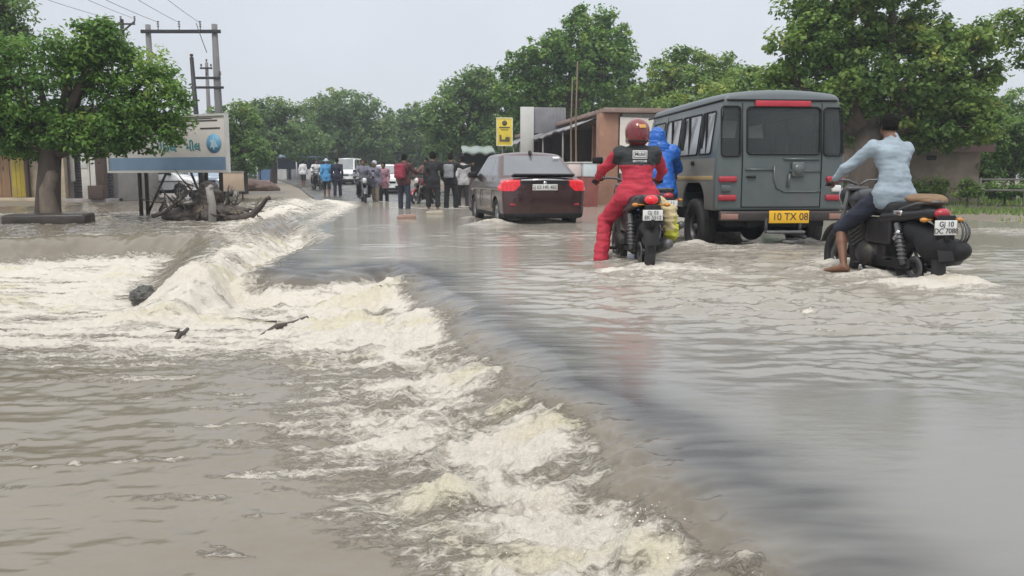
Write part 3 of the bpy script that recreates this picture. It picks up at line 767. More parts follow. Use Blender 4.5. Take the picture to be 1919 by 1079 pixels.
# a far-off wood that closes the view at the end of the road
def far_wood():
    rs = np.random.RandomState(77); n = 4200
    px = rs.uniform(380, 1750, n); Y = rs.uniform(88, 105, n); x = (px - CX) / F_PX * Y
    top = 4.6 + 3.0 * (fbm(px / 60, px * 0, 3, 5) * .8 + .5); z = top * rs.rand(n) ** .8 + .1
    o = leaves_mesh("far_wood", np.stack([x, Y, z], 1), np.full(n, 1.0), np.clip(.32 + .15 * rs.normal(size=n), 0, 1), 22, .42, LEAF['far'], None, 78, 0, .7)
    tag(o, kind="stuff")
far_wood()

def grass(name, px_rng, Y_rng, n, h, seed, keep):
    rs = np.random.RandomState(seed)
    px = rs.uniform(*px_rng, n); Y = rs.uniform(*Y_rng, n); x = (px - CX) / F_PX * Y
    k = keep(x, Y); x, Y = x[k], Y[k]; n = len(x)
    z = ground_h(x, Y); a = rs.rand(n) * 6.28; hh = h * (.4 + rs.rand(n)); w = .012 + .012 * rs.rand(n); le = rs.normal(size=(n, 2)) * .4
    dx, dy = np.cos(a) * w, np.sin(a) * w
    b0 = np.stack([x - dx, Y - dy, z - .02], 1); b1 = np.stack([x + dx, Y + dy, z - .02], 1); t = np.stack([x + le[:, 0] * hh, Y + le[:, 1] * hh, z + hh], 1)
    V = np.stack([b0, b1, t], 1).reshape(-1, 3)
    o = mesh_np(name, V, np.arange(n * 3).reshape(n, 3), [LEAF['broad']], None, False)
    at_ = o.data.attributes.new("tint", 'FLOAT', 'POINT'); at_.data.foreach_set("value", np.repeat(np.clip(.45 + .2 * rs.normal(size=n), 0, 1), 3).astype(np.float32))
    tag(o, kind="stuff")
_lr = lambda x, y: (poly_sd(x.astype(np.float32), y.astype(np.float32), LAND_R) > .9 + .8 * pnoise(x * .6, y * .6, 3)) & (pnoise(x * .25, y * .25, 8) > -.25)
grass("grass", (1150, 2100), (17, 34), 20000, .12, 5, _lr)
# ================================================================== BUILDINGS, SIGNS, POLES
def gz(x, y): return float(ground_h(np.array([float(x)]), np.array([float(y)]))[0])
PLASTER = mat("cream_plaster", (.46, .38, .28), .85, 0, .22, 2.2, .3, 30, dirt=.4, dirtcol=(.17, .13, .10))
WHITEWASH = mat("whitewash", (.58, .56, .52), .85, 0, .15, 2.5, .2, 30, dirt=.45, dirtcol=(.26, .22, .18))
ORANGE = mat("orange_plaster", (.32, .175, .12), .8, 0, .2, 2.5, .3, 30, dirt=.35, dirtcol=(.22, .12, .08))
RUST = mat("rusty_roof", (.25, .18, .155), .8, 0, .3, 2.0, .5, 18, dirt=.3)
GREYSHEET = mat("grey_sheet", (.23, .23, .245), .5, .3, .2, 2.0, .2, 20, dirt=.35)
DARKWOOD = mat("dark_wood", (.075, .05, .04), .8, 0, .3, 5, .5, 30, stretch=(6, 6, .6))
SHUTTER = mat("grey_shutter", (.085, .085, .095), .55, .4, .2, 3, .2, 20, dirt=.3)
DARK = mat("shadowy_interior", (.035, .03, .03), .9)  # near-black colour stands for the shade inside openings
TIMBER = mat("plank_timber", (.30, .18, .10), .75, 0, .3, 3, .4, 30, stretch=(8, 8, .5), dirt=.3)
YELLOWDOOR = mat("yellow_paint", (.42, .33, .045), .6, 0, .2, 3, .2, 30, dirt=.35)
CONC = mat("concrete", (.27, .255, .235), .85, 0, .22, 3, .4, 40, dirt=.3)
DARKMETAL = mat("dark_metal", (.035, .035, .038), .5, .6, .2, 8)
PALEPANEL = mat("pale_panel", (.55, .55, .53), .5, 0, .08, 1.5, 0, 20, dirt=.25, dirtcol=(.33, .29, .24))

# ---- shop row on the right: long side along the road, short end wall towards us
def shop_row():
    Y0 = 28.0; c = at(1138, HORIZON, Y0)
    root = empty("shop_building", "long brown shop building with a rust roof, orange corner pillar and dark open fronts", "building", (c.x, Y0, 0), R(9.2))
    L, W, H = 17.5, 5.5, 3.02
    m = MB()
    m.box((W / 2 + .25, .12, H / 2), (W - .5, .2, H))                          # end wall facing us
    m.box((W, L / 2, H / 2), (.2, L, H)); m.box((W / 2, L, H / 2), (W, .2, H))
    m.box((W / 2 + .6, L / 2, .05), (W - 1.2, L - .4, .3))
    m.build("wall", WHITEWASH, root)
    m = MB(); m.box((1.5, L / 2, H / 2 - .1), (.12, L - .5, H - .3)); m.build("back_wall", DARKWOOD, root)
    for k in range(5):
        y = 2.6 + k * 3.4
        m = MB(); m.box((.8, y, H / 2 - .1), (1.3, .18, H - .25), .01); m.build("partition", ORANGE if k == 0 else DARKWOOD, root)
        if k < 4:
            m = MB(); m.box((.55, y + 1.7, .50), (.6, 2.3, .9), .02); m.box((.5, y + 1.7, .97), (.75, 2.5, .05)); m.build("counter", TIMBER, root)
    m = MB(); m.box((.02, .15, H / 2), (.62, .55, H), .01); m.build("pillar", ORANGE, root)
    m = MB()
    m.box((W / 2 - .05, L / 2 - .05, H + .08), (W + .35, L + .5, .13), .01)
    n = 34
    for i in range(n): m.box((W / 2 - .05, -.2 + (L + .2) * i / n, H + .155), (W + .3, .16, .03), .012)
    m.build("roof", RUST, root)
    m = MB()
    vs = []; nn = 40
    for i in range(nn + 1):
        y = 1.2 + (L - 1) * i / nn; dz = .03 * math.sin(i * 1.7) + .05 * math.sin(i * .41)
        vs += [(-.05, y, H - .05 + dz * .3), (-1.15, y, H - .48 + dz), (-1.15, y, H - .52 + dz), (-.05, y, H - .10 + dz * .3)]
    fs = []
    for i in range(nn):
        for j in range(4): fs.append((i * 4 + j, i * 4 + (j + 1) % 4, i * 4 + 4 + (j + 1) % 4, i * 4 + 4 + j))
    m.add(vs, fs); m.build("awning", GREYSHEET, root)
    for k in range(5):
        m = MB(); m.tube([(-1.08, 2.0 + k * 3.6, 0), (-1.08, 2.0 + k * 3.6, H - .5)], .035, 7); m.build("awning_post", CONC, root)
shop_row()
def banner():
    c = at(1140, HORIZON, 27.9)
    root = empty("cloth_banner", "pale blank banner stretched over the end wall of the brown shop", "banner", (c.x, 27.86, 0), R(9.2))
    m = MB(); n, k = 14, 8; vs = []
    for i in range(n + 1):
        for j in range(k + 1):
            u, v = i / n, j / k
            vs.append((.36 + 3.3 * u, -.03 - .03 * math.sin(u * 9) * (1 - v) - .02 * math.sin(v * 7 + u * 3), 1.05 + 1.85 * v + .05 * math.sin(u * 3.14) * (1 - 2 * v)))
    fs = [(i * (k + 1) + j, (i + 1) * (k + 1) + j, (i + 1) * (k + 1) + j + 1, i * (k + 1) + j + 1) for i in range(n) for j in range(k)]
    m.add(vs, fs, 0, True); m.build("cloth", mat("banner_cloth", (.70, .66, .60), .8, 0, .1, 1.5, .2, 12, dirt=.15), root)
    m = MB()
    for x in (.36,):
        for z in (2.85,): m.tube([(x, -.03, z), (x, .03, z)], .02, 6)
    m.build("fixing", DARKMETAL, root)
banner()
def hoarding():
    Y = 35; c = at(975, HORIZON, Y); g = gz(c.x, Y)
    root = empty("sheet_hoarding", "grey sheet metal hoarding with a pale narrow panel, raised above the shop awning", "hoarding", (c.x, Y, 0), R(4))
    z1 = .9 + (333 - 203) / F_PX * Y
    m = MB(); m.box((.28, 0, z1 - .95), (.56, .08, 1.86), .01); m.build("side_panel", PALEPANEL, root)
    m = MB(); m.box((1.24, .12, z1 - .56), (1.34, .08, 1.06), .01)
    for i in range(9): m.box((.66 + i * .145, .075, z1 - .56), (.02, .02, 1.04))
    m.build("sheet_panel", GREYSHEET, root)
    for x in (.1, .5, 1.8):
        m = MB(); m.tube([(x, .2, g - .1), (x, .2, z1 - .1)], .05, 7); m.build("post", DARKMETAL, root)
    m = MB(); m.box((.3, -.05, z1 - 2.35), (.5, .05, .5), .01); m.build("small_notice", PALEPANEL, root)
hoarding()
def yellow_sign():
    Y = 33; c = at(945.5, HORIZON, Y); g = gz(c.x, Y); zc = .9 + (333 - 249) / F_PX * Y
    root = empty("roadside_sign", "tall yellow signboard with a dark emblem on a post left of the shops", "sign", (c.x, Y, g), R(5)); zc -= g
    m = MB(); m.box((0, 0, zc), (.64, .07, 1.10), .012); m.build("board", mat("sign_yellow", (.70, .55, .05), .5, 0, .08, 3, 0, 20, dirt=.12), root)
    m = MB()
    for s in (-1, 1): m.box((s * .30, -.04, zc), (.045, .02, 1.10))
    m.box((0, -.04, zc + .53), (.555, .02, .045)); m.box((0, -.04, zc - .53), (.555, .02, .045)); m.build("frame", mat("sign_cream", (.68, .62, .38), .5), root)
    m = MB(); ink = mat("sign_ink", (.10, .075, .05), .6)
    m.lathe([(.02, -.052), (.10, -.052), (.10, -.04)], (0, 0, zc + .34), 'Y', 16); m.box((0, -.046, zc + .17), (.42, .008, .045)); m.box((0, -.046, zc + .08), (.30, .008, .025))
    m.prism([(-.2, zc - .38), (-.2, zc - .12), (-.13, zc - .12), (-.11, zc - .3), (.02, zc - .3), (.04, zc - .2), (.2, zc - .2), (.2, zc - .38)], 'Y', -.05, -.04)
    m.build("emblem", ink, root)
    m = MB(); m.tube([(0, .06, -.2), (0, .06, zc + .4)], .045, 8); m.build("post", DARKMETAL, root)
yellow_sign()
def stall():
    Y = 37; c = at(898, HORIZON, Y); g = gz(c.x, Y)
    root = empty("market_stall", "low stall with a pale green tarpaulin roof beyond the brown sedan", "stall", (c.x, Y, g), R(6))
    m = MB(); vs = []; n = 12
    for i in range(n + 1):
        x = -.75 + 1.4 * i / n; s = .03 * math.sin(i * 1.3)
        vs += [(x, -.8, 2.02 - g + s), (x, 1.0, 2.32 - g + s), (x, 1.0, 2.28 - g + s), (x, -.8, 1.90 - g + s * 2)]
    fs = [(i * 4 + j, i * 4 + 4 + j, i * 4 + 4 + (j + 1) % 4, i * 4 + (j + 1) % 4) for i in range(n) for j in range(4)]
    m.add(vs, fs, 0, True); m.build("canopy", mat("green_tarp", (.22, .27, .245), .5, 0, .15, 2, .3, 12, dirt=.3), root)
    for x in (-.72, .62):
        for y in (-.75, .95):
            m = MB(); m.tube([(x, y, -.1), (x, y, 2.05 - g)], .03, 6); m.build("pole", DARKWOOD, root)
    m = MB(); m.box((0, -.5, .45), (1.8, .5, .9), .02); m.build("counter", DARKWOOD, root)
    m = MB(); m.box((0, .9, 1.0), (1.9, .05, 1.9)); m.build("dark_back_sheet", DARK, root)  # dark sheet stands for the shade under the canopy
stall()
def counter(px, Y, w, cols, lab):
    c = at(px, HORIZON, Y); g = gz(c.x, Y)
    root = empty("display_counter", lab, "counter", (c.x, Y, g), R(6))
    zt = .9 - g + (333 - 306) / F_PX * Y; zb = .9 - g + (333 - 331) / F_PX * Y
    m = MB(); m.box((0, .3, (zt + zb) / 2), (w, .6, zt - zb), .02); m.build("cabinet", cols, root)
    m = MB(); m.box((0, .3, zt + .02), (w + .06, .66, .035), .01); m.build("top", PALEPANEL, root)
    m = MB(); m.box((0, .3, zb / 2 - .06), (w + .1, .55, zb + .1), .01); m.build("base", mat("red_paint_old", (.20, .055, .045), .6, 0, .25, 3, 0, 20, dirt=.35), root)
counter(1078, 26.2, .42, mat("pinkish_white", (.62, .52, .50), .6, 0, .1, 3, 0, 20, dirt=.15), "pinkish white cabinet on a red base outside the brown shop")
counter(1106, 26.0, .42, mat("bluish_white", (.52, .58, .60), .6, 0, .1, 3, 0, 20, dirt=.15), "pale blue cabinet on a red base outside the brown shop")
for px, top, lab in ((1070, 150, "shorter of the two thin bamboo poles standing before the shop awning"), (1079, 122, "taller of the two thin bamboo poles standing before the shop awning")):
    Y = 26.6; c = at(px, HORIZON, Y); g = gz(c.x, Y); zt = .9 + (333 - top) / F_PX * Y - g
    m = MB(); m.tube([(0, 0, -.3), (.01, 0, zt * .3), (-.015, .02, zt * .65), (.02, .03, zt)], [.035, .032, .027, .02], 7)
    for k in range(9): m.lathe([(.036 - .001 * k, -.012), (.041 - .001 * k, 0), (.036 - .001 * k, .012)], (0, .01, .3 + k * .38), 'Z', 8)
    o = m.build("bamboo_pole", mat("bamboo", (.16, .115, .075), .7, 0, .25, 4, .2, 30), None)
    o.location = (c.x, Y, g); tag(o, lab, "pole", "bamboo poles before the shops")

# ---- low shed on the right bank
def shed():
    Y = 26.5; c = at(1835, HORIZON, Y); g = gz(c.x, Y)
    root = empty("low_shed", "low grey brown shed with a dark sheet roof under the right hand trees", "shed", (c.x, Y, g), R(3))
    W = 3.6; zt = .9 + (333 - 272) / F_PX * Y - g
    m = MB(); m.box((-W / 2, 1.2, zt / 2 - .1), (W, 2.4, zt + .1), .01); m.build("wall", mat("shed_wall", (.25, .205, .16), .85, 0, .3, 1.4, .5, 20, dirt=.5, dirtcol=(.10, .11, .06)), root)
    m = MB(); m.box((-W / 2, 1.1, zt + .02), (W + .4, 3.0, .07), .01, rot=(R(3), 0, 0)); m.box((-W / 2, -.42, zt - .12), (W + .35, .05, .24))
    for i in range(22): m.box((-W - .1 + i * .175, 1.1, zt + .065), (.05, 3.0, .03), rot=(R(3), 0, 0))
    m.build("roof", mat("shed_roof", (.085, .05, .045), .75, 0, .3, 2.5, .4, 20), root)
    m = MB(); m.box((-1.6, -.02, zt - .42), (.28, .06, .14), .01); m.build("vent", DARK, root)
shed()
def railing():
    Y = 23.5; p0, p1 = at(1838, HORIZON, Y), at(2100, HORIZON, Y - 1)
    root = empty("pipe_railing", "low weathered pipe railing beyond the grass at the right edge", "railing", (p0.x, Y, gz(p0.x, Y)))
    d = p1 - p0; d.z = 0
    for z in (.45, .75):
        m = MB(); m.tube([(0, 0, z), tuple(d + Vector((0, 0, z)))], .028, 7); m.build("rail", CONC, root)
    for k in range(4):
        q = d * (k / 3); m = MB(); m.tube([(q.x, q.y, -.1), (q.x, q.y, .8)], .035, 7); m.build("post", CONC, root)
railing()

# ---- left: two shop buildings behind the tree
def left_shops():
    Y = 31.0
    def X(px): return (px - CX) / F_PX * Y
    x0, x1 = X(-260), X(123); c = (x0 + x1) / 2; g = gz(x1, Y)
    root = empty("shop_building", "cream walled shop with timber doors and a yellow door behind the roadside tree", "building", (x1, Y, g))
    W = x1 - x0; H = 3.3; f = lambda px: X(px) - x1
    m = MB(); m.box((-W / 2, 2.2, H / 2 - .1), (W, 4, H), .01); m.box((-W / 2, .1, .04), (W + .2, 1.2, .22), .01); m.build("wall", PLASTER, root)
    m = MB(); m.box((-W / 2, 1.9, H + .02), (W + .5, 5.0, .14), .01); m.build("roof", RUST, root)
    for a, b, mm in ((-250, -170, TIMBER), (-150, -60, SHUTTER), (-50, 22, TIMBER), (26, 56, YELLOWDOOR), (98, 112, TIMBER)):
        w = f(b) - f(a); xm = (f(a) + f(b)) / 2
        mb = MB(); mb.box((xm, .17, 1.32), (w, .06, 2.3), .008)
        for i in range(1, int(w / .16)): mb.box((f(a) + i * .16, .132, 1.32), (.018, .02, 2.28))
        d = mb.build("door", mm, root)
        hb = MB(); hb.tube([(xm + w * .36, .12, 1.15), (xm + w * .36, .09, 1.2), (xm + w * .36, .12, 1.28)], .012, 6); hb.build("handle", DARKMETAL, d)
    for px in (58, 118):
        m = MB(); m.box((f(px), .05, H / 2), (.12, .16, H - .1), .01); m.build("post", DARKWOOD, root)
    m = MB(); m.box((-W / 2, -.35, H - .35), (W, 1.2, .05), rot=(R(10), 0, 0)); m.build("awning", GREYSHEET, root)
    # second
    x0, x1 = X(124), X(218); W = x1 - x0
    root = empty("shop_building", "grey shuttered shop with whitewashed pillars left of the signboard", "building", (x0, Y - .4, g)); f = lambda px: X(px) - x0
    m = MB(); m.box((W / 2, 2.6, H / 2), (W, 3.6, H), .01); m.box((W / 2, .5, .02), (W, 1.2, .2), .01); m.box((W / 2, .55, H - .45), (W + .05, 1.0, .9), .01); m.build("wall", mat("grey_plaster", (.30, .28, .27), .85, 0, .2, 2, .3, 30, dirt=.4), root)
    m = MB(); m.box((W / 2, 2.0, H + .08), (W + .3, 4.6, .14), .01); m.build("roof", CONC, root)
    for a, b, mm in ((126, 139, PLASTER), (170, 185, WHITEWASH), (187, 196, WHITEWASH), (198, 213, DARKWOOD)):
        m = MB(); w = f(b) - f(a); m.box(((f(a) + f(b)) / 2, .12, H / 2 - .45), (w, .25, H - .9), .012); m.build("pillar", mm, root)
    for a, b in ((140, 169), (186, 212)):
        m = MB(); w = f(b) - f(a); xm = (f(a) + f(b)) / 2
        for i in range(22): m.tube([(xm - w / 2, .62, .14 + i * .11), (xm + w / 2, .62, .14 + i * .11)], .06, 6)
        m.build("shutter", SHUTTER, root)
    m = MB(); m.box((f(143), .45, 1.25), (.16, .05, 1.0), .01); m.build("notice_strip", WHITEWASH, root)
    m = MB(); m.box((f(177), -.02, 1.5), (.24, .02, .55), .004); m.build("poster", PALEPANEL, root)
    m = MB(); m.box((f(200), -.1, .35), (.55, .35, .5), .03); m.build("step_box", DARKWOOD, root)
left_shops()

# ---- billboard
def billboard():
    YR, YL = 18.6, 20.0
    pr = at(427, 318, YR); pl = at(208, 322, YL)
    d = Vector((pr.x - pl.x, pr.y - pl.y, 0)); W = d.length; rz = math.atan2(d.y, d.x)
    zb = (pr.z + pl.z) / 2; zt = at(423, 216, YR).z
    H = zt - zb
    root = empty("shop_signboard", "wide weathered signboard with green lettering, blue band and round blue emblem on dark posts", "signboard", (pl.x, pl.y, 0), rz)
    m = MB(); m.box((W / 2, 0, zb + H / 2), (W, .05, H), .006); m.build("panel", mat("sign_white", (.60, .57, .54), .45, 0, .08, 1.2, 0, 20, dirt=.2, dirtcol=(.45, .38, .33)), root)
    m = MB()
    m.box((W / 2, -.01, zb - .02), (W + .1, .1, .045)); m.box((W / 2, -.01, zt + .02), (W + .1, .1, .045))
    for x in (-.025, W + .025): m.box((x, -.01, zb + H / 2), (.045, .1, H))
    m.build("frame", PALEPANEL, root)
    m = MB(); m.box((W * .5, -.030, zb + .16), (W - .03, .006, .29)); m.build("blue_band", mat("sign_blue", (.16, .25, .36), .5, 0, .15, 1.5, 0, 20, dirt=.2), root)
    teal = mat("sign_teal", (.03, .22, .24), .5, 0, .2, 3); dk = mat("sign_dark", (.07, .05, .05), .5)
    text("lettering", "\u0a93\u0a87\u0ab2", .27, teal, root, (W * .485, -.032, zb + .52), sx=1.2, bold=.006)
    text("lettering", "\u0aae\u0ac0\u0ab2", .27, teal, root, (W * .735, -.032, zb + .53), sx=1.05, bold=.006)
    text("lettering", "\u0a97\u0ac1\u0a9c\u0ab0\u0abe\u0aa4", .27, dk, root, (W * .50, -.032, zb + .92), sx=1.9, bold=.004)
    m = MB(); m.box((W * .80, -.03, zt - .10), (W * .28, .006, .025)); m.box((W * .88, -.03, zt - .27), (W * .16, .006, .03)); m.box((W * .80, -.03, zt - .055), (W * .20, .006, .012)); m.build("small_print", dk, root)
    m = MB(); m.lathe([(.001, -.036), (.21, -.036), (.21, -.028)], (W * .905, 0, zb + .60), 'Y', 32); e = m.build("emblem", mat("emblem_blue", (.13, .34, .52), .5, 0, .15, 4), root)
    m = MB(); pk = [(0, .17), (.03, .06), (.10, .10), (.07, .01), (.12, -.08), (.03, -.07), (0, -.15), (-.04, -.07), (-.11, -.10), (-.06, 0), (-.10, .08), (-.03, .06)]
    m.prism([(W * .905 + x, zb + .6 + z) for x, z in pk], 'Y', -.041, -.037); m.build("emblem_mark", mat("emblem_pale", (.40, .58, .68), .5), e)
    for x in (W * .23, W * .29, W * .80, W * .92):
        m = MB(); m.tube([(x, .07, -.4), (x + .02, .07, zb + .2), (x, .07, zt)], .045, 8); m.build("post", mat("rusted_post", (.05, .038, .032), .7, .3, .3, 6, .3, 40), root)
    m = MB(); m.tube([(W * .29, .1, .1), (W * .48, .1, zb + .05)], .028, 6); m.tube([(W * .80, .1, .05), (W * .66, .1, zb + .05)], .028, 6); m.build("brace", DARKMETAL, root)
billboard()

# ---- power poles and wires
POLE = mat("pole_concrete", (.17, .165, .165), .8, 0, .2, 2, .3, 30)
INSUL = mat("insulator_brown", (.10, .055, .04), .3, 0, .1, 5)
def ppole(name, lab, px, top, Y, r, build_extra, m_=None, lean=0.0, grp="power poles on the left"):
    c = at(px, top, Y); g = gz(c.x, Y)
    root = empty(name, lab, "utility pole", (c.x, Y, g), 0, grp)
    h = c.z - g
    m = MB(); m.tube([(lean, 0, -.6), (lean * .5, 0, h * .5), (0, 0, h)], [r * 1.25, r * 1.1, r * .8], 10); m.build("shaft", m_ or POLE, root)
    build_extra(root, h); return root
def insul(root, x, z, h=.28, y=0):
    m = MB(); m.tube([(x, y, z), (x, y, z + h)], .02, 6)
    for k in range(3): m.lathe([(.02, -.02), (.065, -.01), (.05, .02), (.02, .03)], (x, y, z + h * (.4 + .25 * k)), 'Z', 10)
    m.build("insulator", INSUL, root)
def xh(root, h):
    s = 40 / F_PX; dx = (400 - 277) * s; zb = h - 13 * s
    m = MB(); m.tube([(dx, 0, -.6), (dx * .985, 0, h * .6), (dx - .06, 0, h + .02)], [.19, .17, .13], 10); m.build("shaft", POLE, root)
    m = MB(); m.box((dx / 2, -.16, zb), (dx + .55, .10, .16), .01); m.build("crossbeam", DARKMETAL, root)
    for k, z in enumerate((h - 95 * s, h - 112 * s)):
        m = MB(); m.box((dx * .85, -.16, z), (1.3 + .25 * k, .09, .11), .01); m.build("crossarm", DARKMETAL, root)
    for x in (dx * .17, dx * .48, dx * .79): insul(root, x, zb + .06, .42, -.16)
    for x in (dx * .66, dx * .85, dx * 1.05): insul(root, x, h - 93 * s, .25, -.16)
ppole("double_utility_pole", "two concrete poles joined by a dark crossbeam above the signboard", 277, 46, 40, .15, xh)
def xv(root, h):
    m = MB(); s = 44 / F_PX; h0 = h - .55
    m.box((0, -.1, h - .25), (50 * s, .07, .08)); m.tube([(-25 * s, -.1, h - .12), (-.05, -.1, h - 22 * s)], .045, 6); m.tube([(25 * s, -.1, h - .12), (.05, -.1, h - 22 * s)], .045, 6); m.build("crossarm", DARKMETAL, root)
    for x in (-25 * s, 0, 25 * s): insul(root, x, h - .18, .32, -.1)
    m = MB(); m.box((.35, -.1, h - 56 * s), (18 * s * 1.6, .06, .08)); m.build("lower_arm", DARKMETAL, root)
ppole("utility_pole", "pole with a V shaped crossarm showing above the roadside tree", 228, 36, 44, .12, xv, DARKMETAL)
ppole("utility_pole", "slim black leaning pole just left of the twin concrete poles' right leg", 359, 107, 30, .085, lambda r, h: insul(r, 0, h, .1), DARKMETAL, lean=.18)
def xs(root, h):
    m = MB(); m.box((0, -.1, h - .35), (.75, .08, .1)); m.build("crossarm", DARKMETAL, root); insul(root, 0, h, .2); insul(root, -.3, h - .3, .2, -.1); insul(root, .3, h - .3, .2, -.1)
ppole("utility_pole", "farther pole with a short crossarm seen between the twin pole's legs", 387, 117, 52, .12, xs)
def wire(a, b, sag, lab, r=.011, i=0):
    a, b = Vector(a), Vector(b)
    m = MB(); P = []
    for k in range(25):
        t = k / 24; p = a.lerp(b, t) - Vector((0, 0, sag * 4 * t * (1 - t))); P.append(tuple(p))
    m.tube(P, r, 5); o = m.build("power_line", mat("wire", (.09, .09, .095), .5, .3), None)
    tag(o, lab, "power line", "power lines overhead on the left")
for i, (px, Y, ex, ey, ez) in enumerate(((298, 40, -9.2, -2, 7.2), (336, 40, -7.6, -2, 7.6), (374, 40, -6.2, -2, 8.0), (203, 44, -13.5, 0, 7.4), (250, 44, -11.0, 0, 7.8))):
    a = at(px, 42 if i < 3 else 34, Y)
    wire(a, (ex, ey, ez), .75, ["overhead wire from the left insulator of the twin pole's crossbeam", "overhead wire from the middle insulator of the twin pole's crossbeam", "overhead wire from the right insulator of the twin pole's crossbeam",
         "overhead wire from the left tip of the V shaped crossarm", "overhead wire from the right tip of the V shaped crossarm"][i])
a = at(372, 45, 40); b = at(392, 100, 40)
wire((a.x, 39.7, a.z), (b.x, 39.7, b.z), .02, "slack jumper wire hanging beside the right leg of the twin pole", .02)

# ---- far end of the road
def blue_shops():
    Y = 78; c = at(484, HORIZON, Y); g = gz(c.x, Y); s = Y / F_PX
    root = empty("roadside_shop", "row of blue painted shops with a sheet awning at the far end of the road", "building", (c.x, Y, g), R(-3))
    W = 118 * s; H = .9 + (333 - 294) * s - g
    m = MB(); m.box((W / 2, 2, H / 2), (W, .2, H)); m.box((.08, 1, H / 2), (.16, 2, H)); m.box((W - .08, 1, H / 2), (.16, 2, H)); m.build("wall", mat("blue_wall", (.07, .11, .19), .7, 0, .2, 1, 0, 20, dirt=.3), root)
    m = MB(); m.box((W / 2, .8, H + .05), (W + .5, 3.4, .12), .01, rot=(R(4), 0, 0)); m.build("roof", mat("blue_sheet", (.16, .24, .32), .5, .2, .15, 1, 0, 20, dirt=.2), root)
    for k in range(4):
        m = MB(); m.tube([(.2 + k * (W - .4) / 3, -.7, 0), (.2 + k * (W - .4) / 3, -.7, H)], .06, 6); m.build("post", PALEPANEL, root)
    for k, mm in enumerate((mat("blue_counter", (.08, .16, .30), .6, 0, .2, 2), PALEPANEL, GREYSHEET, PALEPANEL)):
        m = MB(); m.box((W * (.14 + .24 * k), .2, .5), (W * .17, .8, 1.0), .02); m.build("counter", mm, root)
blue_shops()
def low_board():
    Y = 33; c = at(436, HORIZON, Y); g = gz(c.x, Y); s = Y / F_PX
    root = empty("low_board", "low cream board standing right of the signboard posts", "board", (c.x, Y, g), R(8))
    z0, z1 = .9 + (333 - 356) * s - g, .9 + (333 - 323) * s - g
    m = MB(); m.box((0, 0, (z0 + z1) / 2), (40 * s, .06, z1 - z0), .01); m.build("panel", mat("cream_board", (.44, .34, .25), .7, 0, .15, 2, 0, 20, dirt=.3), root)
    m = MB(); m.box((0, -.01, z1 + .02), (42 * s, .09, .05)); m.box((0, -.01, z0 - .02), (42 * s, .09, .05)); m.build("frame", CONC, root)
    for x in (-.35, .35):
        m = MB(); m.tube([(x, .05, -.2), (x, .05, z1)], .03, 6); m.build("post", DARKMETAL, root)
low_board()
def tarp_heap():
    Y = 46; c = at(484, HORIZON, Y); g = gz(c.x, Y)
    o = sdf_mesh("covered_heap", [sd_ell((-.5, 0, .25), (.65, .6, .42)), sd_ell((.35, 0, .18), (.6, .5, .38)), sd_ell((.75, .1, .05), (.4, .4, .3))], .05, .15, mat("red_brown_tarp", (.10, .055, .045), .6, 0, .3, 2, .4, 12, dirt=.35), None, cuts=[((0, 0, -.05), (0, 0, -1))], wrinkle=.06, wscale=2.5)
    o.location = (c.x, Y, g); tag(o, "red brown tarpaulin covered heap on the verge beside the blue shops", "heap")
tarp_heap()

# ---- drowned slab round the roadside tree, uprooted stump, branches, log
def slab():
    a, b = at(24, HORIZON, 16.6), at(175, HORIZON, 16.6)
    o = MB().box((0, 0, .08), (b.x - a.x, .5, .24), .05, seg=3).build("stone_slab", mat("wet_stone", (.045, .038, .032), .35, 0, .3, 3, .6, 14), None)
    o.location = ((a.x + b.x) / 2, 16.35, 0); o.rotation_euler = (R(2), R(-1), R(2)); tag(o, "long dark wet stone slab lying across the foot of the roadside tree", "slab")
slab()
WETWOOD = mat("wet_wood", (.055, .042, .034), .55, 0, .35, 5, .7, 18, stretch=(1, 1, .4)); DRYWOOD = mat("pale_wood", (.21, .165, .125), .75, 0, .3, 5, .5, 25)
def gnarl(m, p, d, L, r, rs, depth=0, mi=0):
    P = [Vector(p)]; d = Vector(d).normalized(); n = 6
    for i in range(n):
        d = (d + Vector(rs.normal(size=3)) * .22).normalized(); P.append(P[-1] + d * L / n)
    m.tube(P, [r * (1 - .8 * i / n) for i in range(n + 1)], 7, mi)
    if depth < 2:
        for k in range(3): gnarl(m, P[2 + k], (d + Vector(rs.normal(size=3)) * .8), L * .5, r * .5, rs, depth + 1, mi)
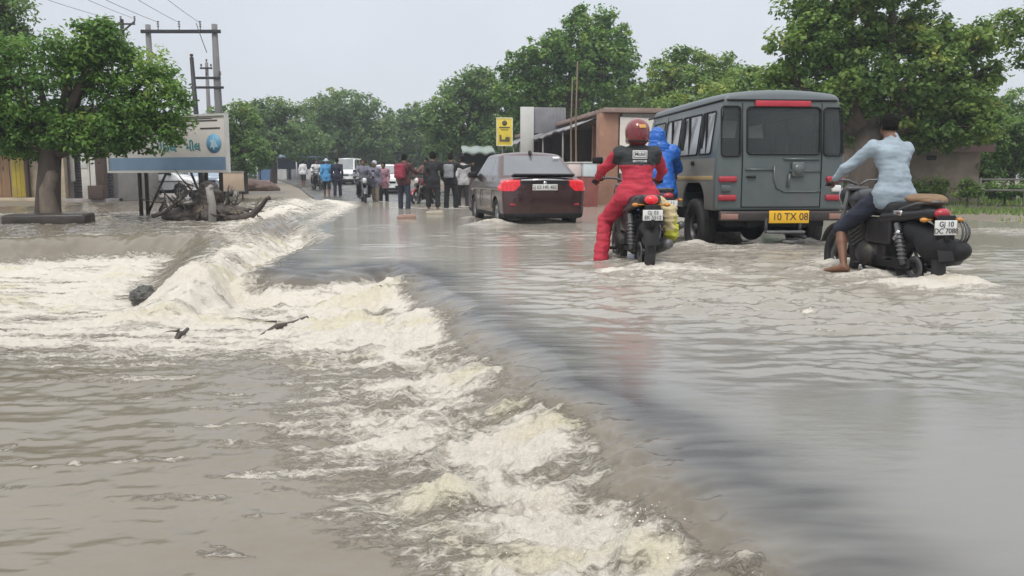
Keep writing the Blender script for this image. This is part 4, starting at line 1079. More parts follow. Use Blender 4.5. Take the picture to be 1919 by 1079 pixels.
def debris():
    rs = np.random.RandomState(9)
    Y = 17.6; c = at(388, HORIZON, Y)
    root = empty("uprooted_stump", "dark uprooted tree stump with tangled roots below the signboard", "stump", (c.x, Y, 0))
    sdf_mesh("stump", [sd_ell((.1, .1, .15), (.75, .35, .22)), sd_ell((-.45, .1, .08), (.6, .3, .2)), seg_cap((-.1, 0, -.2), (0, .05, .62), .30, .22), seg_cap((0, 0, .3), (.25, -.1, .55), .16, .10), seg_cap((-.05, 0, .3), (-.32, .1, .48), .15, .09), sd_ell((0, 0, .05), (.42, .35, .2))], .03, .1, WETWOOD, root, wrinkle=.05, wscale=7)
    for k in range(9):
        m = MB(); a = k * .7 + rs.rand() * .4
        gnarl(m, (math.cos(a) * .2, math.sin(a) * .2, .15 + .25 * rs.rand()), (math.cos(a), math.sin(a) * .6, .35 * rs.normal()), .55 + .4 * rs.rand(), .055, rs); m.build("root", WETWOOD, root)
    p0, p1 = at(400, 408, 17.2), at(503, 370, 17.2)
    root = empty("fallen_log", "dark log poking out of the flood and pointing up to the right of the stump", "log", (p0.x, 17.2, 0))
    d = p1 - Vector((p0.x, 17.2, 0))
    m = MB(); m.tube([(-.3, 0, -.05), (d.x * .35, 0, .05), (d.x * .68, .02, d.z * .25), (d.x * .86, 0, d.z * .62), (d.x * .97, 0, d.z * .95), (d.x * 1.03, 0, d.z)], [.10, .09, .075, .055, .04, .05], 8); m.build("trunk", WETWOOD, root)
    m = MB(); gnarl(m, (d.x * .5, 0, .1), (-.3, -.2, .5), .3, .025, rs, 2); gnarl(m, (d.x * .5, 0, .1), (.8, -.3, .1), .3, .025, rs, 2); m.build("side_branch", WETWOOD, root)
    labs = ["tangled branch at the left end of the flood debris", "pale split branch leaning in the debris under the signboard", "dark branch lying low in front of the stump", "thin branch reaching up behind the stump",
            "crooked branch between the signboard posts", "long bare branch trailing toward the fallen log", "short branch wedged against the stump's right side", "dark twiggy branch at the waterline before the pale post", "forked branch resting on the log"]
    for k, (px, py, dx, dz, L, r, mm) in enumerate(((285, 405, .9, .25, 1.1, .05, WETWOOD), (372, 398, .35, .6, .5, .035, DRYWOOD), (335, 410, 1, .02, 1.2, .07, WETWOOD), (365, 370, -.4, .8, .7, .03, WETWOOD),
            (300, 395, .5, .5, .9, .04, WETWOOD), (430, 402, 1, .1, .9, .04, DRYWOOD), (418, 392, .5, .4, .6, .05, WETWOOD), (345, 414, 1, .1, .9, .04, WETWOOD), (440, 400, .6, .3, .7, .04, WETWOOD))):
        m = MB(); gnarl(m, (0, 0, 0), (dx, -.1 * rs.rand(), dz), L, r, rs, 0)
        o = m.build("branch", mm, None); y = 17.0 + .1 * k; q = at(px, py, y); o.location = (q.x, y, max(q.z, -.02)); tag(o, labs[k], "branch", "branches caught in the flood debris")
    q = at(396, 405, 16.9); m = MB(); m.tube([(0, 0, -.3), (0.03, 0, .35), (-.02, 0, .72)], [.085, .08, .07], 9); m.tube([(0.03, 0, .68), (-.02, 0, .735)], [.07, .05], 9)
    o = m.build("stone_post", CONC, None); o.location = (q.x, 16.9, 0); tag(o, "pale stone post standing in the debris below the right of the signboard", "post")
    # basin: rock with weed, floating branch, twig
    q = gp(268, 562, -.25)
    o = sdf_mesh("boulder", [sd_ell((0, 0, .02), (.15, .13, .15)), sd_ell((.12, -.05, .0), (.10, .10, .10)), sd_ell((-.06, .08, .04), (.10, .1, .08)), sd_ell((.05, 0, .1), (.07, .06, .07))], .012, .04, mat("wet_rock", (.06, .056, .05), .3, 0, .4, 9, .8, 25), None, wrinkle=.03, wscale=14)
    o.scale = (.8, .8, .75); o.location = (q.x, q.y, water_z(q.x, q.y) + .04); tag(o, "dark wet rock breaking the foam below the left fall", "rock")
    for px0, py0, px1, py1, r, lab in ((492, 625, 576, 597, .022, "bent dark stick drifting in the white foam, the longer one"), (330, 634, 352, 624, .022, "short dark stick in the foam left of the longer stick"), (702, 563, 742, 552, .02, "small dark stick at the foot of the big standing wave")):
        a, b = gp(px0, py0, -.2), gp(px1, py1, -.2); a.z = water_z(a.x, a.y) + .02; b.z = water_z(b.x, b.y) + .03; m = MB(); d = b - a; d.z = max(-.03, min(.03, d.z))
        m.tube([(-d.x * .1, -d.y * .1, -.03), (d.x * .3, d.y * .3, d.z * .3 + .02), (d.x * .62, d.y * .62, d.z * .62 + .012), (d.x, d.y, d.z + .03)], [r * .8, r, r * .8, r * .6], 7); gnarl(m, (d.x * .3, d.y * .3, .05), (-.5, -.2, .02), .10, r * .4, rs, 2)
        o = m.build("driftwood_stick", WETWOOD, None); o.location = a; tag(o, lab, "stick", "sticks drifting in the basin")
    for px, py, lab in ((762, 410, "reddish block awash in front of the person with the red backpack"), (815, 402, "pale flat block awash at the feet of the people in black")):
        q = gp(px, py); m = MB(); m.box((0, 0, .02), (.42, .24, .12), .02); m.box((.02, 0, .085), (.34, .16, .015), .005); o = m.build("masonry_block", mat("reddish_block", (.30, .19, .15), .7, 0, .2, 6, .4, 30, dirt=.3) if px < 800 else mat("pale_block", (.36, .32, .25), .7, 0, .2, 6, .4, 30), None)
        o.location = (q.x, q.y, .0); o.rotation_euler = (R(3), R(-2), R(8)); tag(o, lab, "block")
debris()
# ================================================================== VEHICLES
RUBBER = mat("tyre_rubber", (.022, .021, .021), .75, 0, .25, 9, .3, 60, dirt=.25, dirtcol=(.13, .11, .09))
ALLOY = mat("alloy", (.32, .32, .33), .35, .8, .15, 8, 0, 20, dirt=.25)
STEEL = mat("wheel_steel", (.13, .13, .135), .5, .5, .2, 8, 0, 20, dirt=.35)
BLACKPL = mat("black_plastic", (.013, .013, .014), .62, 0, .25, 10, .1, 80, dirt=.06, spec=.3)
GLASS = mat("dark_glass", (.045, .05, .055), .08, 0, .15, 2.5, 0, 20, coat=.6, dirt=.08, dirtcol=(.2, .19, .18))
GLASS2 = mat("pale_side_glass", (.30, .31, .325), .15, 0, .1, 2.0, 0, 20, coat=.4)  # pale base colour stands for the brightness seen through the side panes
CHROME = mat("chrome", (.62, .62, .63), .14, 1.0, .06, 8)
REDLAMP = mat("red_lamp", (.50, .012, .02), .25, 0, .15, 18, 0, 20, coat=.5, emit=(1.0, .03, .05, .24))
REDLENS = mat("red_lens", (.34, .02, .035), .35, 0, .15, 10, 0, 20, coat=.2)
WHITEPL = mat("plate_white", (.66, .66, .64), .5, 0, .06, 5, 0, 20, dirt=.1)
YELLOWPL = mat("plate_yellow", (.74, .42, .02), .5, 0, .08, 5, 0, 20, dirt=.12)
INK = mat("plate_ink", (.03, .03, .03), .6)
HEADLAMP = mat("lamp_glass", (.60, .62, .64), .12, .3, .1, 20, coat=.6)

def smax(a, b, k):
    h = np.clip(.5 - .5 * (a - b) / k, 0, 1); return a * h * 0 + (np.maximum(a, b) + np.maximum(k - np.abs(a - b), 0) ** 2 / (4 * k))
def smin(a, b, k): return -smax(-a, -b, k)
def planes(X, Y, Z, L, k):
    f = None
    for (n, p) in L:
        n = Vector(n).normalized(); d = (X - p[0]) * n.x + (Y - p[1]) * n.y + (Z - p[2]) * n.z
        f = d if f is None else smax(f, d, k)
    return f
def fn_mesh(fn, lo, hi, vox):
    lo, hi = np.array(lo) - 2 * vox, np.array(hi) + 2 * vox
    n = np.ceil((hi - lo) / vox).astype(int) + 1
    X, Y, Z = np.meshgrid(*((lo[i] + vox * np.arange(n[i])).astype(np.float32) for i in range(3)), indexing='ij', sparse=True)
    return surface_nets(np.broadcast_to(fn(X, Y, Z), n).astype(np.float32), lo, vox)
def submesh(name, V, Q, keep, mats, parent, push=0.0, midx=None):
    q = Q[keep]; u, inv = np.unique(q, return_inverse=True); v = V[u]
    if push: v = v + vnormals(V, Q)[u] * push
    return mesh_np(name, v, inv.reshape(q.shape), mats, parent, True, midx)
def wheel(parent, c, r, w, rr, rim_m=ALLOY, spokes=7, side=1):
    root = MB().lathe([(rr, -w * .42), (r * .90, -w * .5), (r * .985, -w * .42), (r, -w * .2), (r * .985, -w * .06), (r, -w * .03), (r, w * .03), (r * .985, w * .06), (r, w * .2), (r * .985, w * .42), (r * .90, w * .5), (rr, w * .42)], c, 'X', 32, 0, True, True).build("wheel", RUBBER, parent)
    m = MB(); s = side
    m.lathe([(rr * 1.01, -w * .40), (rr * 1.03, w * .40 ), (rr * .93, w * .42), (rr * .9, -w * .3)], c, 'X', 32, 0, True, True)
    m.lathe([(.05, -s * .01 + s * w * .18), (rr * .28, s * w * .2), (rr * .22, s * w * .34), (.02, s * w * .36)], c, 'X', 16)
    for k in range(spokes):
        a = 2 * math.pi * k / spokes; d = Vector((0, math.cos(a), math.sin(a)))
        m.tube([Vector(c) + Vector((s * w * .24, 0, 0)) + d * rr * .15, Vector(c) + Vector((s * w * .3, 0, 0)) + d * rr * .95], [.035 * rr / .2, .026 * rr / .2], 6)
    m.lathe([(rr * .9, s * w * .02), (.01, s * w * .02), (.01, 0), (rr * .9, 0)], c, 'X', 24)
    m.build("rim", rim_m, root)
    return root
def plate(parent, c, w, h, m, txt, rot=0.0, lines=1):
    p = MB().box((0, 0, 0), (w, .012, h), .004).build("number_plate", m, parent); p.location = c; p.rotation_euler = (0, 0, rot)
    rows = txt.split("\n")
    for i, t in enumerate(rows):
        sz = h * (.82 if len(rows) == 1 else .50)
        text("lettering", t, sz, INK, p, (0, -.0085, (0 if len(rows) == 1 else (h * .23 * (1 - 2 * i)))), ext=.0015, sx=.95)
    return p

# ---- generic car: smooth solid from planes, windows and lamps split out of it
def car(name, label, loc, rz, D, paint, cat="car", group=None, vox=.02, lit=True, plate_txt=None):
    L, Wd = D['L'] / 2, D['W'] / 2; zb, zd, zh, zr = D['zb'], D['deck'], D['hood'], D['roof']
    rb, rt, ft, fb = D['rear_b'], D['rear_t'], D['front_t'], D['front_b']        # y of window feet and roof ends
    wr, wt, k = D['wheel_r'], D['track'], D.get('k', .07)
    ya, yf = D['axle_r'], D['axle_f']
    def fn(X, Y, Z):
        ax = np.abs(X)
        low = planes(ax, Y, Z, [((1, 0, .06), (Wd, 0, .55)), ((1, 0, -.12), (Wd, 0, .62)), ((0, -1, .10), (0, -L, .55)), ((0, -1, -.25), (0, -L, .45)), ((0, 1, .12), (0, L, .5)), ((0, 0, -1), (0, 0, zb)), ((.45, -1, 0), (Wd * .82, -L + .02, 0)), ((.40, 1, 0), (Wd * .75, L, 0))], k)
        top = (Z - np.where(Y < 0, zd + .02 * 0, zd + (zh - zd) * np.clip((Y - fb) / max(L - fb, .05), 0, 1))) + .10 * ax ** 3
        low = smax(low, top, k)
        cab = planes(ax, Y, Z, [((1, 0, D.get('tumble', .42)), (Wd - .035, 0, zd)), ((0, -(zr - zd), (rt - rb)), (0, rb, zd)), ((0, (zr - zd), (fb - ft)), (0, fb, zd)), ((0, 0, -1), (0, 0, zd - .25))], k)
        cab = smax(cab, Z - zr + .05 * ((Y - (rt + ft) / 2) / 1.2) ** 2 + .12 * ax ** 2, k * .8)
        f = smin(low, cab, .035)
        for yy in (ya, yf):
            w = np.sqrt((Y - yy) ** 2 + (Z - wr) ** 2) - wr * 1.13
            f = np.maximum(f, -np.maximum(w, wt - .16 - ax))
        f = np.maximum(f, -np.maximum(np.maximum(np.abs(Z - D.get('crease', .60)) - .012, -Y - L - .3), Y + L - .008)) if D.get('crease') else f
        return f
    V, Q = fn_mesh(fn, (-Wd - .02, -L - .05, zb - .05), (Wd + .02, L + .05, zr + .05), vox)
    N = vnormals(V, Q); Cn, Nn = V[Q].mean(1), N[Q].mean(1); ax = np.abs(Cn[:, 0])
    t = np.clip((Cn[:, 2] - zd) / (zr - zd), 0, 1)
    yr_, yf_ = rb + (rt - rb) * t, fb + (ft - fb) * t
    whalf = Wd - .035 - D.get('tumble', .42) * (Cn[:, 2] - zd)
    inz = (Cn[:, 2] > zd + .045) & (Cn[:, 2] < zr - .085)
    rear = inz & (Nn[:, 1] < -.25) & (ax < whalf - .09) & (Cn[:, 1] < (rt + ft) / 2) & (Cn[:, 2] < zr - .06)
    front = inz & (Nn[:, 1] > .25) & (ax < whalf - .07) & (Cn[:, 1] > (rt + ft) / 2)
    pil = np.zeros(len(Cn), bool)
    for yp in D['pillars']: pil |= np.abs(Cn[:, 1] - yp) < .035
    side = inz & (np.abs(Nn[:, 0]) > .6) & (Cn[:, 1] > yr_ + .16) & (Cn[:, 1] < yf_ - .14) & ~pil & (Cn[:, 2] < zr - .12)
    lamp = D['lamp'](Cn, Nn, ax) if lit else np.zeros(len(Cn), bool)
    root = empty(name, label, cat, loc, rz, group)
    used = rear | front | side | lamp
    low_dark = (Cn[:, 2] < zb + D.get('dark', .0))
    arch = (Nn[:, 2] < -.5) & (Cn[:, 2] < zb + .5) | ((ax < wt - .05) & (Cn[:, 2] < .75) & (np.abs(Cn[:, 1]) < L - .25) & (np.abs(Nn[:, 0]) < .5))
    submesh("body", V, Q, ~used, [paint, BLACKPL], root, midx=(low_dark | arch)[~used].astype(int))
    if rear.any(): submesh("rear_window", V, Q, rear, [D.get('rglass', GLASS)], root)
    if front.any(): submesh("windscreen", V, Q, front, [D.get('fglass', GLASS)], root)
    for s, nm in ((-1, "side_windows"), (1, "side_windows")):
        sel = side & (np.sign(Cn[:, 0]) == s)
        if sel.any(): submesh("side_window", V, Q, sel, [D.get('sglass', GLASS)], root)
    for s in (-1, 1):
        sel = lamp & (np.sign(Cn[:, 0]) == s)
        if sel.any(): submesh("tail_light", V, Q, sel, [REDLAMP], root)
    for yy in (ya, yf):
        for s in (-1, 1): wheel(root, (s * (wt - .09), yy, wr), wr, .19, wr * .62, D.get('rim', ALLOY), 7, s)
    for s in (-1, 1):
        m = MB(); m.box((s * (Wd + .06), fb - .28, zd + .06), (.20, .10, .13), .035); m.tube([(s * (Wd - .06), fb - .24, zd + .0), (s * Wd, fb - .26, zd + .05)], .02, 6); m.build("mirror", D.get('mirror', BLACKPL), root)
        for yp in D.get('handles', ()):
            m = MB(); m.box((s * (Wd - .018), yp, zd - .10), (.03, .16, .03), .01); m.build("door_handle", paint, root)
        m = MB()
        for yp in D.get('doorlines', ()): m.tube([(s * (Wd - .012), yp, zb + .18), (s * (Wd + .001), yp, .60), (s * (Wd - .024), yp - .02, zd - .01)], .006, 5)
        if m.v: m.build("door_seam", BLACKPL, root)
    return root

def sedan_lamp(c, n, ax):
    top = .945 - .0 * ax; bot = .735 + .22 * np.clip((.60 - ax) / .25, 0, 1)
    return (ax > .49) & (c[:, 2] < top) & (c[:, 2] > bot) & (c[:, 1] < -1.70)
MAROON = mat("maroon_brown_paint", (.074, .036, .035), .30, .55, .12, 3, 0, 20, coat=.7, dirt=.16, dirtcol=(.13, .10, .09))
SED = dict(L=3.99, W=1.68, zb=.20, deck=.985, hood=.80, roof=1.51, rear_b=-1.52, rear_t=-.72, front_t=.28, front_b=1.08, wheel_r=.29, track=.80, axle_r=-1.22, axle_f=1.20, pillars=(-.62, .22), lamp=sedan_lamp, tumble=.36,
           crease=.60, dark=.10, rglass=mat("sedan_glass", (.14, .15, .165), .10, 0, .15, 1.5, 0, 20, coat=.7, dirt=.1, dirtcol=(.16, .16, .17), see=.1), handles=(-.5, .42), doorlines=(-.95, .22, 1.0), mirror=BLACKPL)
SY = 17.9; sp = at(976, HORIZON, SY)
sed = car("sedan", "dark maroon brown sedan with lit red tail lamps driving away through the flood", (sp.x, SY, -.08), R(13), SED, MAROON, vox=.014)
def sedan_trim(root):
    m = MB(); m.prism([(-1.66, 1.015), (-1.93, 1.06), (-1.96, 1.035), (-1.80, .985)], 'X', -.60, .60); m.build("boot_spoiler", BLACKPL, root)
    m = MB(); m.tube([(-.47, -1.955, .935), (0, -1.975, .945), (.47, -1.955, .935)], .020, 8); m.build("chrome_strip", CHROME, root)
    m = MB(); m.prism([(-.46, .925), (.46, .925), (.40, .70), (.30, .665), (-.30, .665), (-.40, .70)], 'Y', -1.965, -1.90); m.build("boot_panel", mat("boot_dark", (.022, .020, .022), .35, .2, .1, 5, coat=.3), root)
    plate(root, (0, -1.985, .80), .50, .115, WHITEPL, "GJ 03 HR 4827")
    m = MB()
    for s in (-1, 1): pass
    m.box((0, -1.90, .27), (1.25, .12, .14), .04); m.build("bumper_insert", BLACKPL, root)
    for s in (-1, 1):
        m = MB(); m.box((s * .60, -1.965, .47), (.18, .03, .04), .01); m.build("reflector", REDLENS, root)
    m = MB(); m.prism([(-.95, 1.44), (-.80, 1.53), (-.74, 1.53), (-.70, 1.46)], 'X', -.02, .02); m.build("antenna", BLACKPL, root)
    m = MB(); m.lathe([(.001, -.012), (.035, -.012), (.035, .0)], (0, -1.975, .885), 'Y', 16); m.build("badge", CHROME, root)
    m = MB(); m.box((.50, -.98, 1.385), (.14, .01, .05), .004, rot=(R(-38), 0, 0)); m.build("window_sticker", WHITEPL, root)
    m = MB(); m.ell((-.36, -.2, 1.12), (.2, .12, .18)); m.box((-.36, -.25, .85), (.45, .14, .5), .05); m.build("front_seat", BLACKPL, root)
sedan_trim(sed)

WHITEPAINT = mat("white_paint", (.74, .75, .76), .3, 0, .06, 2, 0, 20, coat=.5, dirt=.14, dirtcol=(.35, .31, .26))
FG = mat("pale_windscreen", (.20, .215, .225), .12, 0, .15, 2, 0, 20, coat=.6)
nolamp = lambda c, n, ax: np.zeros(len(c), bool)
def front_trim(root, L, zh, W, plate_m=WHITEPL, big=1.0):
    m = MB(); m.box((0, L - .005, zh - .22), (W * .62, .06, .10), .02)
    for k in range(3): m.box((0, L + .028, zh - .25 + .03 * k), (W * .58, .012, .008))
    m.build("grille", BLACKPL, root)
    m = MB(); m.box((0, L - .03, .38), (W * .80, .08, .14), .03); m.build("bumper_insert", BLACKPL, root)
    for s in (-1, 1):
        m = MB(); m.ell((s * W * .40, L - .10, zh - .18), (.17, .13, .085)); m.build("headlight", HEADLAMP, root)
        m = MB(); m.tube([(0, L * .62, zh + .12 + .02), (s * .38, L * .60, zh + .22)], .01, 5); m.build("wiper", BLACKPL, root)
    plate(root, (0, L + .045, .52), .48, .11, plate_m, "GJ 05 1926", math.pi)
VAN = dict(L=3.7, W=1.56, zb=.22, deck=1.02, hood=.90, roof=1.86, rear_b=-1.80, rear_t=-1.70, front_t=.72, front_b=1.32, wheel_r=.28, track=.72, axle_r=-1.15, axle_f=1.2, pillars=(-.6, .35), lamp=nolamp, tumble=.16, dark=.22, fglass=FG, handles=(.2,))
HATCH = dict(L=3.7, W=1.66, zb=.20, deck=.95, hood=.80, roof=1.50, rear_b=-1.75, rear_t=-1.45, front_t=.10, front_b=1.02, wheel_r=.29, track=.79, axle_r=-1.2, axle_f=1.15, pillars=(-.7, .12), lamp=nolamp, dark=.16, fglass=FG, handles=(-.5, .3), doorlines=(-.9, .1, .95))
Y = 57.0; c = at(653, HORIZON, Y)
v = car("van", "small white van facing us at the far end of the flooded road", (c.x, Y, gz(c.x, Y) - .02), math.pi + R(-3), VAN, WHITEPAINT, cat="van", vox=.035, lit=False); front_trim(v, 1.85, .92, 1.56)
Y = 42.0; c = at(727, HORIZON, Y)
v = car("hatchback", "white hatchback facing us between the motorcyclists and the person with the red backpack", (c.x, Y, gz(c.x, Y) - .02), math.pi + R(4), HATCH, WHITEPAINT, vox=.03, lit=False); front_trim(v, 1.85, .82, 1.66)
Y = 36.0; c = at(310, HORIZON, Y)
v = car("hatchback", "white car parked side on behind the signboard posts", (c.x, Y, max(gz(c.x, Y), .05)), R(-100), HATCH, WHITEPAINT, vox=.03, lit=False); front_trim(v, 1.85, .82, 1.66)
Y = 37.5; c = at(396, HORIZON, Y)
v = car("van", "pale blue van parked behind the right end of the signboard", (c.x, Y, max(gz(c.x, Y), .05)), R(-170), VAN, mat("pale_blue_paint", (.28, .36, .45), .35, 0, .08, 2, coat=.4, dirt=.2), cat="van", vox=.035, lit=False); front_trim(v, 1.85, .92, 1.56)

# ---- the grey jeep
def jeep():
    JR = 10.95; c = at(1460, HORIZON, JR); rz = R(5.5)
    L, Wd = 2.30, .845
    loc = (c.x - math.sin(rz) * L, JR + math.cos(rz) * L, -.19)
    root = empty("jeep", "dark grey multi seat jeep driving away with a yellow number plate", "jeep", loc, rz)
    zb, zr = .63, 2.16
    def fn(X, Y, Z):
        ax = np.abs(X)
        body = planes(ax, Y, Z, [((1, 0, 0), (Wd, 0, 0)), ((1, 0, .13), (Wd, 0, 1.28)), ((0, -1, .0), (0, -L, 0)), ((0, -1, .10), (0, -L, 1.30)), ((0, 1, .35), (0, 1.35, 1.3)), ((0, 0, -1), (0, 0, zb)), ((.75, -1, 0), (Wd - .05, -L, 0))], .045)
        body = smax(body, Z - zr + .10 * ax ** 2 + .03 * ((Y + .4) / 1.9) ** 4, .07)
        hood = planes(ax, Y, Z, [((1, 0, .05), (.80, 0, 1.0)), ((0, 1, .05), (0, L + .1, 1)), ((0, 0, -1), (0, 0, .5)), ((0, -1, 0), (0, .8, 0)), ((0, .08, 1), (0, 1.4, 1.26))], .06)
        f = smin(body, hood, .03)
        for yy in (-1.38, 1.55):
            w = np.maximum(np.abs(Y - yy) - .46, Z - .98); w = smax(w, (np.abs(Y - yy) + (Z - .98)) * .707 - .20, .08)
            f = np.maximum(f, -np.maximum(w, .52 - ax))
        # drip rail groove
        f = np.maximum(f, -(np.maximum(np.abs(Z - 1.995) - .011, -(f + .018)))) if False else f
        return f
    V, Q = fn_mesh(fn, (-Wd - .02, -L - .03, zb - .15), (Wd + .02, L + .15, zr + .03), .018)
    N = vnormals(V, Q); Cn, Nn = V[Q].mean(1), N[Q].mean(1); x, y, z = Cn.T
    def rr(u, v, cu, cv, w, h, r): 
        qx, qy = np.abs(u - cu) - w / 2 + r, np.abs(v - cv) - h / 2 + r
        return (np.hypot(np.maximum(qx, 0), np.maximum(qy, 0)) + np.minimum(np.maximum(qx, qy), 0) - r) < 0
    rearf = (Nn[:, 1] < -.6)
    REARW = [(0.02, 1.63, .94, .57, .05), (-.665, 1.62, .235, .60, .045), (.665, 1.62, .235, .58, .045)]
    wins = [rearf & rr(x, z, *w) for w in REARW]
    SIDEW = [(-1.78, 1.62, .46, .52, .04), (-1.06, 1.62, .80, .52, .04), (-.20, 1.62, .72, .52, .04), (.60, 1.62, .62, .52, .04)]
    sides = []
    for s in (-1, 1):
        sf = (Nn[:, 0] * s > .6)
        sides += [(s, i, sf & rr(y, z, *w)) for i, w in enumerate(SIDEW)]
    wsc = (Nn[:, 1] > .5) & (z > 1.38) & (z < 1.98) & (np.abs(x) < .68)
    used = wsc.copy()
    for w in wins: used |= w
    for _, _, w in sides: used |= w
    GREY = mat("jeep_grey", (.086, .104, .102), .38, .15, .14, 2.2, .03, 20, coat=.25, dirt=.32, dirtcol=(.155, .14, .12))
    ROOFM = mat("jeep_roof", (.135, .155, .165), .5, .1, .14, 2.5, .03, 20, dirt=.15, dirtcol=(.16, .15, .13))
    SIDE_REFLECT = mat("jeep_side_reflection", (.19, .18, .148), .42, .1, .16, 1.6, .03, 20, coat=.2, dirt=.35, dirtcol=(.22, .19, .15))  # olive-khaki tone stands for the reflection on the lower sides
    keep = ~used
    mi = np.where(z > 2.0, 1, 0); mi = np.where((np.abs(Nn[:, 0]) > .6) & (z < 1.30) & (y > -2.2), 2, mi)
    mi = np.where(((np.abs(x) < .79) & (z < 1.0) & (np.abs(Nn[:, 1]) < .8) & (np.abs(Nn[:, 0]) < .9) & (z < .99) & (Nn[:, 2] < .5) & (y > -2.2)) | (Nn[:, 2] < -.6), 3, mi)
    submesh("body", V, Q, keep, [GREY, ROOFM, SIDE_REFLECT, BLACKPL], root, midx=mi[keep])
    JG = mat("jeep_glass", (.06, .068, .068), .07, 0, .3, 1.2, 0, 20, coat=.5, dirt=.3, dirtcol=(.15, .16, .15), see=.5)
    for i, w in enumerate(wins): submesh("rear_window" if i == 0 else "quarter_window", V, Q, w, [JG], root, push=-.008)
    for s, i, w in sides: submesh("side_window", V, Q, w, [GLASS2 if i < 3 else JG], root, push=-.006)
    submesh("windscreen", V, Q, wsc, [JG], root)
    def ysurf(xx, zz):
        yy = -L
        if zz > 1.30: yy = -L + .10 * (zz - 1.30)
        if abs(xx) > Wd - .05: yy += .75 * (abs(xx) - Wd + .05)
        return yy
    for (cx, cz, w, h, r) in REARW:
        m = MB(); P = [(u, ysurf(min(abs(u), .79) , v) - .006, v) for u, v in rrect(w + .012, h + .012, r, 4, cx, cz)]; m.tube(P + P[:1], .012, 5, cap=False); m.build("window_seal", BLACKPL, root)
    xs = lambda zz, s: s * (Wd - (max(0, zz - 1.28)) * .13 + .004)
    for s in (-1, 1):
        for (cy, cz, w, h, r) in SIDEW:
            m = MB(); P = [(xs(v, s), u, v) for u, v in rrect(w + .012, h + .012, r, 4, cy, cz)]; m.tube(P + P[:1], .011, 5, cap=False); m.build("window_seal", BLACKPL, root)
        m = MB(); m.box((s * (Wd - .035), -1.06, 1.62), (.03, .035, .5)); m.box((s * (Wd - .045), -.20, 1.62), (.03, .035, .5)); m.box((s * (Wd - .033), -1.78, 1.62), (.025, .03, .5)); 
        # black boxes stand for the dark inside of slid-open panes
        m.box((s * (Wd - .044), -.74, 1.62), (.03, .15, .48), .004); m.box((s * (Wd - .044), -1.60, 1.62), (.03, .09, .48), .004); m.build("frame_and_dark_gap", BLACKPL, root)
        m = MB(); m.tube([(s * (Wd + .002), .18, .70), (s * (Wd + .002), .18, 1.28), (s * (Wd - .09), .18, 1.96)], .007, 5); m.tube([(s * (Wd + .002), .95, .70), (s * (Wd + .002), .95, 1.28), (s * (Wd - .09), .95, 1.96)], .007, 5); m.build("door_seam", BLACKPL, root)
        m = MB(); m.box((s * (Wd + .002), -.35, 1.045), (.012, 3.6, .05), .003); m.build("side_stripe", mat("ochre_stripe", (.34, .24, .10), .5, 0, .15, 3, 0, 20, dirt=.3), root)
        m = MB(); m.box((s * (Wd + .012), -1.35, 1.24), (.03, .08, .06), .01); m.build("fuel_cap", BLACKPL, root)
        # lamps
        for zz in (1.03, .80):
            m = MB(); m.box((s * .70, -L - .008, zz), (.235, .05, .075), .02); m.build("tail_light", REDLENS, root)
        m = MB(); m.box((s * .72, -L - .006, .915), (.12, .045, .085), .015); m.build("lamp_lens", WHITEPL if s > 0 else GREY, root)
        m = MB(); m.box((s * .70, -L - .115, .57), (.22, .02, .07), .008); m.build("reflector", mat("dull_orange", (.27, .15, .12), .45, 0, .15, 6, dirt=.2), root)
        m = MB(); m.box((s * .62, -.92, .42), (.24, .02, .34), .005); m.build("mud_flap", BLACKPL, root)
        m = MB(); m.box((s * (Wd + .11), 1.12, 1.42), (.16, .08, .22), .03); m.tube([(s * (Wd - .03), 1.15, 1.32), (s * (Wd + .1), 1.13, 1.34)], .014, 6); m.build("mirror", BLACKPL, root)
        m = MB(); m.lathe([(.001, .0), (.10, 0), (.10, -.04)], (s * .58, L + .10, 1.02), 'Y', 20); m.build("headlight", HEADLAMP, root)
    m = MB(); xt = [(-Wd + .085, 1.35), (-Wd + .085, -L + .11), (-Wd + .16, -L + .06), (Wd - .16, -L + .06), (Wd - .085, -L + .11), (Wd - .085, 1.35)]
    m.tube([(u, v, 2.005) for u, v in xt], .014, 6); m.build("drip_rail", BLACKPL, root)
    m = MB(); m.box((.0, -L + .045, 1.962), (.72, .03, .072), .01); m.build("high_brake_light", mat("brake_strip", (.42, .03, .05), .4, 0, .15, 10), root)
    # rear door: seams, ribs, carrier outline
    m = MB()
    for xx in (-.515, .515): m.tube([(xx, ysurf(xx, .68) - .001, .68), (xx, ysurf(xx, 1.3) - .001, 1.3), (xx, ysurf(xx, 1.97) - .001, 1.97)], .007, 5)
    m.tube([(-.515, -L - .001, .685), (.515, -L - .001, .685)], .007, 5); m.build("rear_door_seam", BLACKPL, root)
    m = MB(); Yr = -L - .004
    m.tube([(-.47, Yr, 1.15), (-.12, Yr, 1.15)], .016, 6); m.tube([(.02, Yr, 1.28), (.48, Yr, 1.28)], .016, 6); m.tube([(.10, Yr, 1.13), (.50, Yr, 1.13)], .014, 6)
    m.tube([(-.10, Yr, 1.20), (-.10, Yr, 1.02), (-.06, Yr, .92), (.04, Yr, .875), (.45, Yr, .875), (.51, Yr, .89)], .015, 6); m.build("pressed_rib", GREY, root)
    m = MB(); m.box((.20, Yr - .02, 1.15), (.17, .05, .19), .03); m.lathe([(.001, -.03), (.065, -.03), (.075, 0)], (.20, Yr - .03, 1.15), 'Y', 16); m.tube([(.10, Yr - .01, 1.10), (.08, Yr - .01, .93)], .018, 6); m.build("spare_wheel_bracket", GREY, root)
    m = MB(); m.box((-.40, Yr - .015, 1.06), (.12, .03, .03), .01); m.build("door_handle", BLACKPL, root)
